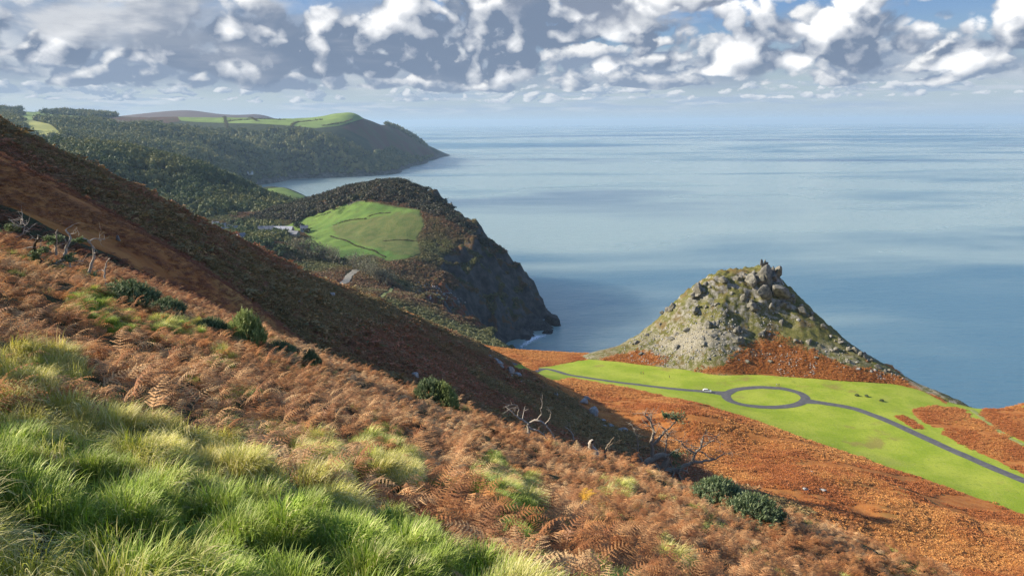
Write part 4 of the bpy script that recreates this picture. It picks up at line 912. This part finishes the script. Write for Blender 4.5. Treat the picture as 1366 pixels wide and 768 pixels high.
# ------------------------------------------------------------------ gorse bushes on the edge of the near slope
GM = [shoots(i, 520, 1.0, 1.0, M_gorse, 14, .16, .016) for i in range(3)]
M_gorse2 = leafy('bright_gorse', (0.20, 0.27, 0.07), (0.26, 0.33, 0.09), (0.42, 0.46, 0.16), .3, .2)  # brighter green gorse with paler tips
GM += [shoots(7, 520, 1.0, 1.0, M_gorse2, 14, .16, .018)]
STEM = mesh_np('gorse_stem_shape', *tubes_np([(np.array([[0, 0, -.3], [.05, .02, .15], [.2*math.cos(a), .2*math.sin(a), .5]]), [.05, .04, .02]) for a in (0, 1.3, 2.6, 3.9, 5.2)], 5)); STEM.materials.append(M_dark)
def ground_px(px, py, r0=3, r1=700): return hit([px], [py], hground, r0, r1, 700)[0]
def gorse(px, py, w, h, label, k, group=None, tint=None):
    p = ground_px(px, py); s = np.linalg.norm(p-CAM)/FPX; o = empty('gorse_bush', p, k*1.7); tag(o, label, 'bush', group)
    f = link('foliage', GM[3 if k in (3, 7) else k % 3], None, o); f.scale = (w*s*.62, w*s*.5, h*s*1.15); f.location = (0, 0, .12); st = link('stem', STEM, None, o); st.scale = (w*s*.45, w*s*.45, h*s*.7); return o
for k, a in enumerate([(172, 408, 58, 26, 'long dark green gorse bush below the bleached thorn stems'), (222, 418, 44, 18, 'low blue green gorse bush next to the long dark one'), (282, 444, 34, 18, 'small gorse bush with pale tips at the bracken edge'),
        (330, 462, 46, 38, 'tall pale tipped gorse bush standing out against the dark spur'), (372, 474, 34, 16, 'small low gorse bush trailing from the tall pale tipped one'), (416, 490, 24, 20, 'little round gorse bush alone at the bracken edge'),
        (573, 536, 38, 26, 'dark half of the round gorse pair beside the grey boulder'), (590, 548, 38, 32, 'bright rounded gorse bush in front of its darker partner'), (955, 676, 66, 28, 'spreading dark gorse under the twisted thorn tree'), (1005, 692, 64, 32, 'dark gorse bush at the end of the thorn tree hedge')]): gorse(*a, k)
for k, (px, py) in enumerate([(1143, 528), (1156, 529), (1176, 535)]): gorse(px, py, 4.5, 2.2, 'tiny dark bush on the open green field', k, 'dark bushes dotted on the field')

# ------------------------------------------------------------------ wind-bent thorn trees and dead stems (outlines taken from their branches)
def thorn(name, label, base, lines, twigs, mats, foliage=(), seed=1, depth=.5, cat='tree', group=None):
    r = np.random.default_rng(seed); b = ground_px(*base); Y = b[1]; s = np.linalg.norm(b-CAM)/FPX; root = tag(empty(name, b), label, cat, group); tips = []; first = True
    for pts, w0, w1 in lines:
        n = len(pts); off = r.uniform(-depth, depth)*(0 if first else 1); P = np.array([at_y(px, py, Y+off*(i/(n-1)) if not first else Y+.15*math.sin(i)) for i, (px, py) in enumerate(pts)])-b
        P = smooth_line(P, 5); P[1:] += r.normal(0, s*.35, P[1:].shape); rad = np.linspace(w0, w1, len(P))*s*.62
        if first: P[0] -= (0, 0, .35)
        me = mesh_np('limb_shape', *tubes_np([(P, rad)], 7)); link('trunk' if first else 'branch', me, mats[0] if first else mats[1], root, smooth=True); tips.append((P, rad)); first = False
    tw = []
    for _ in range(twigs):
        P, rad = tips[r.integers(0, len(tips))]; i = r.integers(len(P)//2, len(P)); out = []; d = r.normal(size=3); d[2] = abs(d[2])*.6; branch_lines(r, P[i], d/np.linalg.norm(d), s*r.uniform(8, 18), max(rad[i]*.5, s*.4), 1, out, .5); tw += [(q, rr_) for _, q, rr_ in out]
    if tw: link('twigs', mesh_np('twig_shape', *tubes_np(tw, 4)), mats[1], root)['kind'] = 'stuff'
    for px, py, w, h in foliage:
        c = at_y(px, py, Y)-b; C = c+r.normal(size=(14, 3))*np.array([w, w*.8, h])*s*.22; V, Fq = leaf_cloud(r, C, 420, np.array([w, w, h])*s*.09, s*1.0); link('foliage', tri_mesh('leaf_shape', V, Fq, r.random(len(V)).repeat(1), M_gorse), None, root)
    return root
M_pb = simple('pale_thorn_bark', (0.20, 0.155, 0.11), (0.44, 0.37, 0.28), 6.0, .85)
thorn('thorn_tree', 'twisted windblown thorn tree with bare spreading branches beside dark gorse', (886, 634),
      [([(857, 632), (861, 619), (872, 611), (885, 607), (889, 613), (886, 624), (900, 627)], 8, 6), ([(900, 627), (912, 622), (923, 616), (927, 605), (935, 595), (938, 582)], 5, 1.5), ([(923, 617), (940, 615), (954, 612), (966, 604)], 3.4, .8),
       ([(871, 611), (869, 592), (872, 576), (868, 563), (860, 553)], 4.5, 1.2), ([(870, 594), (880, 584), (886, 576), (893, 570), (904, 559)], 3.5, 1.0), ([(857, 616), (851, 605), (851, 590), (844, 568)], 2.4, .6),
       ([(903, 627), (910, 642), (927, 651), (948, 660)], 3.6, 1.2), ([(862, 622), (874, 621), (880, 630), (868, 634)], 6, 3), ([(886, 607), (889, 592), (890, 578)], 2.2, .7), ([(927, 604), (915, 596), (908, 588)], 2.0, .6), ([(935, 596), (946, 590), (956, 583)], 1.8, .5)],
      110, (M_pb, M_pb), [(905, 556, 26, 12), (901, 609, 22, 22), (888, 553, 10, 6)], 5)
thorn('dead_thorn', 'bleached dead thorn with forked antler branches above the bracken', (708, 590),
      [([(706, 590), (705, 576), (704, 566), (697, 560), (690, 556), (682, 548), (674, 542)], 3.2, .9), ([(704, 566), (716, 560), (727, 566), (734, 575), (741, 586)], 2.6, 1.2), ([(705, 570), (716, 574), (724, 579), (730, 587)], 2.2, 1.0), ([(716, 560), (722, 552), (721, 543)], 1.6, .6), ([(690, 556), (692, 546), (690, 540)], 1.4, .6), ([(727, 566), (733, 558), (735, 550)], 1.4, .6), ([(705, 578), (698, 578), (692, 579)], 1.6, .7)], 8, (M_dead, M_dead), (), 6)
thorn('dead_stem', 'thin crooked dead stem beside the antler branched thorn', (765, 594), [([(765, 596), (764, 579), (760, 574), (754, 569)], 2.0, .8)], 1, (M_dead, M_dead), (), 7, cat='stem')
thorn('dead_stump', 'pale broken stump poking out of the bracken', (796, 610), [([(796, 612), (794, 602), (789, 596), (788, 591), (790, 589)], 6.5, 5)], 0, (M_dead, M_dead), (), 8, cat='stump')
thorn('dead_stem', 'curved dead stick between pale stump and twisted thorn tree', (808, 616), [([(807, 616), (808, 600), (814, 590), (820, 582)], 3.0, 1.0), ([(811, 596), (818, 590)], 1.2, .6)], 1, (M_bare, M_bare), (), 9, cat='stem')
thorn('thorn_tree', 'old dark thorn with white forked tips on the brown fold', (66, 360),
      [([(66, 360), (58, 352), (49, 342), (46, 328), (52, 318)], 5, 1.6), ([(64, 357), (76, 352), (85, 345), (88, 330), (94, 317), (88, 306)], 4.5, 1.2), ([(75, 340), (75, 328), (76, 318), (76, 306)], 2.2, .8), ([(85, 346), (93, 350), (94, 357)], 2.4, 1.2), ([(49, 341), (60, 336), (70, 337)], 2.0, .8)], 16, (M_dark, M_dead), [(74, 318, 22, 9), (48, 342, 16, 16), (66, 353, 32, 14), (58, 332, 16, 8), (90, 345, 14, 10)], 10)
thorn('thorn_tree', 'small leaning thorn with one pale wavy stem above dark foliage', (114, 372), [([(116, 372), (122, 352), (126, 338), (119, 323), (111, 318)], 3.2, 1.0), ([(119, 323), (127, 318), (134, 321)], 1.3, .5)], 5, (M_dead, M_dead), [(114, 365, 30, 16), (107, 320, 14, 5)], 11)
thorn('dead_stem', 'slender pale dead stem standing over the long gorse bush', (140, 380), [([(140, 380), (140, 360), (143, 349), (147, 345)], 1.8, .8), ([(140, 362), (134, 360)], 1.0, .5)], 1, (M_dead, M_dead), (), 12, cat='stem')
thorn('thorn_tree', 'half hidden thorn of thin pale twigs by the rust bracken bank', (14, 322), [([(14, 326), (10, 312), (18, 300), (12, 292)], 2.6, .9), ([(10, 313), (26, 302), (31, 292)], 1.8, .6), ([(14, 318), (30, 312), (33, 300)], 1.6, .6)], 12, (M_dead, M_dead), [(16, 304, 22, 12)], 13)

# one yellow frond among the rust
M_yel = simple('yellow_frond', (0.60, 0.36, 0.03), (0.5, 0.24, 0.03), 4.0, .7)
p = ground_px(775, 690); r = np.random.default_rng(2); Vs = []; Fs = []; o = 0
for i in range(3):
    V, Fq = frond_np(r, .42, .5+i*.5, .8, .10); Vs.append(V); Fs.append(Fq+o); o += len(V)
tag(link('yellow_fern', tri_mesh('yellow_fern', np.vstack(Vs), np.vstack(Fs), None, M_yel), None, None, (p[0], p[1], p[2]+.45)), 'bright yellow fern frond among the rust bracken', 'fern')

# ------------------------------------------------------------------ row trees by the lane
M_tleaf = leafy('thin_autumn_leaves', (0.19, 0.18, 0.11), (0.26, 0.23, 0.14), (0.14, 0.15, 0.08), .3, .25); M_ever = leafy('evergreen_leaves', (0.02, 0.035, 0.012), (0.035, 0.05, 0.018), None, .1, .2)
TREES = []
for i in range(5):
    r = np.random.default_rng(700+i); out = []; branch_lines(r, (0, 0, -.4), (r.normal(0, .06), r.normal(0, .06), 1), 6.2, .30, 3, out, .25, 0, (3, 5), .66)
    tr = mesh_np('trunk_shape', *tubes_np([(P_, R2) for d_, P_, R2 in out if d_ >= 1], 5)); tr.materials.append(M_bare)
    tips = np.array([P_[-1] for d_, P_, _ in out if d_ <= 1]+[P_[3] for d_, P_, _ in out if d_ == 0]); V, Fq = leaf_cloud(r, tips, 300, (.8, .8, .6), .27)
    cr = tri_mesh('tree_crown_shape', V, Fq, np.full(len(V), r.random()*.6), M_tleaf); TREES.append((tr, cr, tips[:, 2].max()))
def row_tree(px, py, hpx, k, label, group):
    p = hit([px], [py], hDg, 450, 1500)[0]; s = hpx*np.linalg.norm(p-CAM)/FPX/TREES[k % 5][2]; o = tag(empty('tree', p, k*2.1), label, 'tree', group); o.scale = (s*1.05, s*1.05, s); link('trunk', TREES[k % 5][0], None, o); link('crown', TREES[k % 5][1], None, o); return o
L1 = 'thin grey autumn tree in the row edging the pasture'; L2 = 'thin autumn tree in the clump where the lane enters'
for k in range(16): row_tree(398+k*3.6+random.uniform(-1, 1), 338+k*.95+random.uniform(-1.5, 1.5), random.uniform(17, 23), k, L1, 'row of trees along the pasture edge')
for k in range(20):
    t_ = k/19; row_tree(470+t_*52+random.uniform(-1.5, 1.5), 358+t_*24+random.uniform(-2, 3), random.uniform(18, 25)*(1-.25*abs(t_-.3)), k+3, L2, 'clump of trees by the lane')
def ever(px, py, w, h, label, k, group=None):
    r = np.random.default_rng(900+k); p = hit([px], [py], hDg, 450, 1500)[0]; s = np.linalg.norm(p-CAM)/FPX; o = tag(empty('evergreen_tree', p), label, 'tree', group); V, Fq = crown_np(r, 260, w*s*.5, h*s, .8); link('crown', tri_mesh('crown_shape', V, Fq, None, M_ever), None, o)
    link('trunk', mesh_np('trunk_shape', *tubes_np([(np.array([[0, 0, -.5], [.1, 0, h*s*.3], [.1, .1, h*s*.6]]), [.35, .3, .15])], 6)), M_dark, o)
ever(449, 351, 8, 9, 'dark round evergreen at the end of the tree row', 0); ever(459, 354, 10, 9, 'broad dark evergreen above the lane bend', 1); ever(402, 306, 11, 9, 'dark evergreen beside the white house above the pasture', 2); ever(396, 304, 8, 8, 'smaller dark evergreen behind the long slate roofs', 3); ever(410, 311, 10, 6, 'low dark evergreen in front of the white house', 4)

# ------------------------------------------------------------------ hedges
M_hedge = leafy('hedge_leaves', (0.08, 0.10, 0.035), (0.12, 0.12, 0.045), (0.14, 0.10, 0.05), .25, .3)
def hedge(line, h, w, hh, label, k, spacing=None, group=None):
    r = np.random.default_rng(60+k); L = smooth_line(hit([q[0] for q in line], [q[1] for q in line], h, 450, 8000)[:, :2], 10); d = np.concatenate([[0], np.cumsum(np.hypot(*np.diff(L, axis=0).T))]); n = max(6, int(d[-1]/(w*.55)))
    t_ = np.linspace(0, d[-1], n); x = np.interp(t_, d, L[:, 0]); y = np.interp(t_, d, L[:, 1]); C = np.column_stack([x, y, h(x, y)+hh*.45]); b = C[0].copy(); b[2] -= hh*.45; C = C-b
    V, Fq = leaf_cloud(r, C+np.column_stack([np.zeros(n), np.zeros(n), hh*.5*fbm(C[:, 0], C[:, 1], 14, 2, k)-.2*hh]), n*14, np.array([w*.5, w*.5, hh*.28]), w*.28); o = tag(empty('hedge', b), label, 'hedge', group); link('foliage', tri_mesh('hedge_shape', V, Fq, r.random(len(V)), M_hedge), None, o)
    link('stems', mesh_np('hedge_stems', *tubes_np([(np.array([c-(0, 0, hh*.6), c+(r.normal(0, .3), r.normal(0, .3), hh*.3)]), [w*.06, w*.03]) for c in C[::2]], 4)), M_dark, o)['kind'] = 'stuff'
hedge([(420, 290), (436, 284), (452, 278)], hDg, 1.7, 1.5, 'short hedge bank across the upper pasture', 0); hedge([(447, 300), (466, 294), (488, 292)], hDg, 1.8, 1.5, 'hedge bank in the middle of the pasture', 1); hedge([(491, 289), (505, 285), (521, 284)], hDg, 1.6, 1.4, 'hedge bank running towards the scrubby crest', 2)
hedge([(441, 315), (465, 323), (490, 332), (514, 343)], hDg, 1.4, 1.2, 'long hedge dividing the lower pasture', 3); hedge([(512, 321.5), (540, 320.5), (560, 322)], hDg, 1.2, 1.0, 'thin straight hedge near the brown slope', 4); hedge([(528, 349), (548, 350), (566, 349)], hDg, 3.0, 2.6, 'dark hedge at the foot of the pasture corner', 5)
FHL = ['far hedge along the top of the clifftop fields', 'far hedge between the moor and the clifftop fields', 'far short hedge dividing the middle clifftop field', 'far hedge along the seaward clifftop field']
for k, l in enumerate([[(262, 154), (300, 158), (345, 162)], [(300, 163), (345, 159), (380, 160)], [(388, 170), (400, 163), (430, 160)], [(430, 168), (455, 164), (470, 160)]]): hedge(l, hFg, 7, 5, FHL[k], 10+k, group='hedges of the far clifftop fields')

# ------------------------------------------------------------------ houses
M_white = simple('white_render', (0.72, 0.71, 0.68), (0.62, 0.60, 0.57), .4, .8); M_stone = simple('grey_stone_wall', (0.20, 0.19, 0.175), (0.28, 0.26, 0.235), .5, .9); M_slate = simple('slate_roof', (0.17, 0.175, 0.19), (0.25, 0.25, 0.26), .6, .55, .4); M_pslate = simple('pale_slate_roof', (0.40, 0.41, 0.43), (0.50, 0.50, 0.51), .6, .45, .5)
M_glass = simple('window_glass', (0.03, 0.035, 0.045), None, rough=.12, spec=.6); M_frame = simple('window_frame', (0.75, 0.75, 0.73)); M_door = simple('door_paint', (0.07, 0.05, 0.04))
def box_np(x0, x1, y0, y1, z0, z1):
    V = np.array([(x, y, z) for z in (z0, z1) for y in (y0, y1) for x in (x0, x1)], float); return V, np.array([(0, 2, 3, 1), (4, 5, 7, 6), (0, 1, 5, 4), (2, 6, 7, 3), (0, 4, 6, 2), (1, 3, 7, 5)])
def boxm(*a): return mesh_np('box_shape', *box_np(*a))
def house(px, py, L, W, hw, hr, rz, wall, roof, label, h=None, wins=4, chim=1, group=None):
    p = hit([px], [py], h or hDg, 450, 9000)[0]; o = tag(empty('house', (p[0], p[1], p[2]-.3), rz), label, 'house', group)
    a, b = L/2, W/2; V = [(-a, -b, 0), (a, -b, 0), (a, b, 0), (-a, b, 0), (-a, -b, hw), (a, -b, hw), (a, b, hw), (-a, b, hw), (-a, 0, hw+hr*.96), (a, 0, hw+hr*.96)]
    me = bpy.data.meshes.new('house_walls'); me.from_pydata(V, [], [(0, 1, 5, 4), (1, 2, 6, 9, 5), (2, 3, 7, 6), (3, 0, 4, 8, 7)]); link('wall', me, wall, o)
    e = .5; th = .25; R2 = []; k = hr/b
    V = [(-a-e, -b-e, hw-e*k), (a+e, -b-e, hw-e*k), (a+e, 0, hw+hr), (-a-e, 0, hw+hr), (a+e, b+e, hw-e*k), (-a-e, b+e, hw-e*k)]; V += [(x, y, z+th) for x, y, z in V]
    me = bpy.data.meshes.new('house_roof'); me.from_pydata(V, [], [(6, 7, 8, 9), (9, 8, 10, 11), (0, 3, 2, 1), (3, 5, 4, 2), (0, 1, 7, 6), (5, 11, 10, 4), (0, 6, 9, 3), (3, 9, 11, 5), (1, 2, 8, 7), (2, 4, 10, 8)]); rf = link('roof', me, roof, o)
    for c in range(chim):
        x = (-a+.9) if c == 0 else a-.9; link('chimney', boxm(x-.5, x+.5, -.45, .45, hw+hr-.9, hw+hr+1.5), M_stone, rf)
    for s in (-1, 1):
        for i in range(wins):
            for z in ((1.0,) if hw < 4.5 else (1.0, 3.7)):
                x = -a+(i+.5)*L/wins
                if s < 0 and i == wins//2 and z == 1.0: link('door', boxm(x-.55, x+.55, -b-.06, -b+.05, 0, 2.1), M_door, o); continue
                y0, y1 = (-b-.05, -b+.05) if s < 0 else (b-.05, b+.05); w = link('window', boxm(x-.65, x+.65, y0, y1, z, z+1.3), M_frame, o); yy = (y0-.03, y0+.01) if s < 0 else (y1-.01, y1+.03)
                for q in (-1, 1): link('pane', boxm(x+(-.57 if q < 0 else .05), x+(-.05 if q < 0 else .57), yy[0], yy[1], z+.1, z+1.2), M_glass, w)
    return o
house(355, 311, 20, 10, 6.0, 4.2, .25, M_stone, M_slate, 'long stone house with dark slate roof at the village edge', wins=5, chim=2)
house(378, 311, 28, 11, 5.5, 4.5, -.12, M_stone, M_pslate, 'long house with shining pale slate roof above the pasture', wins=7, chim=1)
house(392, 315, 14, 9, 4.0, 3.4, -.3, M_stone, M_slate, 'low stone barn beside the shining pale roof', wins=3, chim=0)
house(406, 309, 10, 8, 5.5, 3.6, .2, M_white, M_slate, 'white house among dark evergreens at the top of the pasture', wins=3)
house(367, 316, 12, 8, 3.6, 3.0, .5, M_stone, M_slate, 'small stone outbuilding in front of the long stone house', wins=3, chim=0)
house(322, 320, 9, 7, 5.2, 3.2, .8, M_white, M_slate, 'white gabled cottage low in the valley trees', wins=3)
for k, (px, py, a) in enumerate([(288, 303, .1), (297, 305, .7), (306, 307, .3), (314, 309, 1.1), (301, 311, .4)]): house(px, py, 9+k % 3, 7, 5.0, 3.2, a, M_white, M_slate, 'small white cottage in the cluster below the wooded hill', wins=3, group='village cottages below the wood')
house(333, 233, 26, 14, 9, 5, .2, M_white, M_slate, 'lone large white house above the far bay', hFg, 5, 2)

# ------------------------------------------------------------------ car and walkers on the field
def car(px, py, rz):
    p = ground_px(px, py); o = tag(empty('car', (p[0], p[1], p[2]+.14), rz), 'white parked car at the end of the turning loop', 'car'); Mw = simple('car_white_paint', (0.85, 0.85, 0.84), None, rough=.25, spec=.5); Mt = simple('car_tyre', (0.02, 0.02, 0.02)); Mr = simple('car_rim', (0.45, 0.45, 0.46), None, rough=.3); Ml = simple('car_lamp', (0.8, 0.8, 0.75), None, rough=.1); Mrl = simple('car_tail_lamp', (0.4, 0.02, 0.02), None, rough=.2)
    def loft(prof, ws):           # side outline swept across the car's width, narrower towards the roof
        bm = bmesh.new(); rows = []
        for s in (-1, -.8, .8, 1):
            rows.append([bm.verts.new((x, s*(w-(.05 if abs(s) == 1 else 0)), z)) for (x, z), w in zip(prof, ws)])
        n = len(prof)
        for a_, b_ in zip(rows[:-1], rows[1:]):
            for i in range(n): bm.faces.new((a_[i], a_[(i+1) % n], b_[(i+1) % n], b_[i]))
        bm.faces.new(rows[0][::-1]); bm.faces.new(rows[-1]); bmesh.ops.recalc_face_normals(bm, faces=bm.faces); me = bpy.data.meshes.new('car_shape'); bm.to_mesh(me); bm.free(); return me
    link('body', loft([(-2.15, .25), (2.15, .25), (2.25, .6), (2.15, .85), (1.1, 1.0), (-2.1, 1.05), (-2.25, .7)], [.85, .85, .9, .9, .88, .88, .9]), Mw, o)
    link('cabin', loft([(-2.05, 1.0), (1.15, .98), (.45, 1.52), (-.2, 1.62), (-1.5, 1.58)], [.84, .84, .66, .64, .66]), Mw, o)
    for s in (-1, 1):
        for x0, x1 in ((-1.75, -1.0), (-.92, -.1), (-.02, .62)):
            V = [(x0, s*.84, 1.06), (x1, s*.84, 1.06), (min(x1-.05, .4), s*.715, 1.47), (x0+.12, s*.715, 1.47)]; V += [(x, y-s*.06, z) for x, y, z in V]; me = bpy.data.meshes.new('car_window'); me.from_pydata(V, [], [(0, 1, 2, 3), (4, 7, 6, 5), (0, 4, 5, 1), (1, 5, 6, 2), (2, 6, 7, 3), (3, 7, 4, 0)]); link('window', me, M_glass, o)
        for x in (-1.4, 1.35):
            a = np.linspace(0, 2*math.pi, 19)[:-1]; V = np.array([(x+.33*c*math.cos(q), y, .33*c*math.sin(q)+.2) for y, c in ((s*.72, 1), (s*.92, 1), (s*.93, .6)) for q in a]); n = 18; Fq = np.array([(k_*n+i, k_*n+(i+1) % n, (k_+1)*n+(i+1) % n, (k_+1)*n+i) for k_ in range(2) for i in range(n)])
            w = link('wheel', mesh_np('tyre_shape', V, Fq), Mt, o); V = np.array([(x+.2*math.cos(q), s*.935, .2*math.sin(q)+.2) for q in a]+[(x, s*.95, .2)]); link('rim', mesh_np('rim_shape', V, np.array([(i, (i+1) % n, n) for i in range(n)])), Mr, w)
        link('headlight', boxm(2.15, 2.24, s*.72-.16, s*.72+.16, .62, .8), Ml, o); link('tail_light', boxm(-2.24, -2.14, s*.74-.12, s*.74+.12, .72, .95), Mrl, o)
    V = [(1.12, -.74, 1.02), (1.12, .74, 1.02), (.5, .6, 1.49), (.5, -.6, 1.49)]; me = bpy.data.meshes.new('windscreen'); me.from_pydata([(x+.03, y, z+.02) for x, y, z in V]+[(x+.0, y, z-.02) for x, y, z in V], [], [(0, 1, 2, 3), (4, 7, 6, 5), (0, 4, 5, 1), (1, 5, 6, 2), (2, 6, 7, 3), (3, 7, 4, 0)]); link('windscreen', me, M_glass, o)
i_ = np.argmin(np.abs(project(np.column_stack([ROAD_L, hNg(ROAD_L[:, 0], ROAD_L[:, 1])]))[0]-944)); tn = ROAD_L[i_+1]-ROAD_L[i_]
car(943, 522.8, math.atan2(tn[1], tn[0]))
M_skin = simple('skin', (0.45, 0.28, 0.2)); M_hair = simple('hair', (0.05, 0.035, 0.025))
def person(px, py, rz, jacket, trousers, label, stride):
    me = bpy.data.meshes.new('person'); J = {'pel': (0, 0, .95), 'waist': (0, .01, 1.1), 'chest': (0, .02, 1.32), 'neck': (0, .02, 1.50), 'head': (0, .04, 1.60), 'top': (0, .03, 1.74)}; E = [('pel', 'waist'), ('waist', 'chest'), ('chest', 'neck'), ('neck', 'head'), ('head', 'top')]; Rr = {'pel': .16, 'waist': .15, 'chest': .19, 'neck': .06, 'head': .095, 'top': .085}
    for s, n in ((-1, 'l'), (1, 'r')):
        f = s*stride; J.update({n+'hip': (s*.1, 0, .9), n+'knee': (s*.11, f*.5+.04, .5), n+'ankle': (s*.12, f-.02, .09), n+'toe': (s*.13, f+.17, .04), n+'sh': (s*.19, .01, 1.42), n+'el': (s*.27, -f*.3, 1.14), n+'wr': (s*.27, -f*.6+.08, .92), n+'hand': (s*.27, -f*.6+.11, .82)})
        E += [('pel', n+'hip'), (n+'hip', n+'knee'), (n+'knee', n+'ankle'), (n+'ankle', n+'toe'), ('chest', n+'sh'), (n+'sh', n+'el'), (n+'el', n+'wr'), (n+'wr', n+'hand')]; Rr.update({n+'hip': .105, n+'knee': .075, n+'ankle': .05, n+'toe': .04, n+'sh': .075, n+'el': .055, n+'wr': .042, n+'hand': .04})
    K = list(J); me.from_pydata([J[k] for k in K], [(K.index(a), K.index(b)) for a, b in E], []); tmp = bpy.data.objects.new('tmp', me); col.objects.link(tmp); md = tmp.modifiers.new('s', 'SKIN')
    for i, k in enumerate(K): me.skin_vertices[0].data[i].radius = (Rr[k], Rr[k]); me.skin_vertices[0].data[i].use_root = (i == 0)
    tmp.modifiers.new('b', 'SUBSURF').render_levels = 1; tmp.modifiers['b'].levels = 1; dg = bpy.context.evaluated_depsgraph_get(); m2 = bpy.data.meshes.new_from_object(tmp.evaluated_get(dg)); bpy.data.objects.remove(tmp)
    m2.materials.clear()
    for m_ in (M_skin, jacket, trousers, M_hair): m2.materials.append(m_)
    for f in m2.polygons:
        c = f.center; f.material_index = 2 if (c.z < .98 and abs(c.x) < .22) else (1 if (c.z < 1.49 and c.z > .9) else 0)
        if c.z > 1.62 and c.y < .08: f.material_index = 3
        f.use_smooth = True
    q = ground_px(px, py); o = link('person', m2, None, None, (q[0], q[1], q[2]+.02)); o.rotation_euler = (0, 0, rz); return tag(o, label, 'person')
Mj = [simple('jacket_'+n, c) for n, c in (('navy', (0.03, 0.04, 0.08)), ('red', (0.30, 0.04, 0.03)), ('pale', (0.55, 0.53, 0.48)), ('black', (0.03, 0.03, 0.03)))]; Mt_ = simple('dark_trousers', (0.04, 0.04, 0.05)); Ms_ = simple('stone_trousers', (0.30, 0.26, 0.2))
person(893, 504, 1.2, Mj[3], Mt_, 'walker in black jacket alone on the open grass', .22); person(855, 498.5, -1.0, Mj[0], Mt_, 'walker in navy jacket strolling with a companion below the rocky hill', .2); person(858, 498.8, -1.2, Mj[1], Mt_, 'walker in red jacket beside the navy jacketed companion', .16)
person(1036, 515, .4, Mj[2], Ms_, 'walker in pale jacket at the edge of the turning loop', .14); person(1039, 515.2, 2.6, Mj[0], Ms_, 'walker in navy jacket and stone trousers standing by the loop', .1)

# ------------------------------------------------------------------ haze: the sea air, one closed even box
def haze_box():
    m = bpy.data.materials.new('sea_haze'); m.use_nodes = True; t = m.node_tree; t.nodes.clear(); v = t.nodes.new('ShaderNodeVolumePrincipled'); v.inputs['Color'].default_value = (0.55, 0.78, 1.0, 1); v.inputs['Density'].default_value = HAZE; v.inputs['Anisotropy'].default_value = 0.1
    out = t.nodes.new('ShaderNodeOutputMaterial'); t.links.new(v.outputs[0], out.inputs['Volume']); S = 60500.
    o = link('haze', boxm(-S, S, -S, S, -230., 420.), m); tag(o, 'thin blue sea haze in the air', 'haze', kind='stuff')
HAZE = 3.6e-5
haze_box()
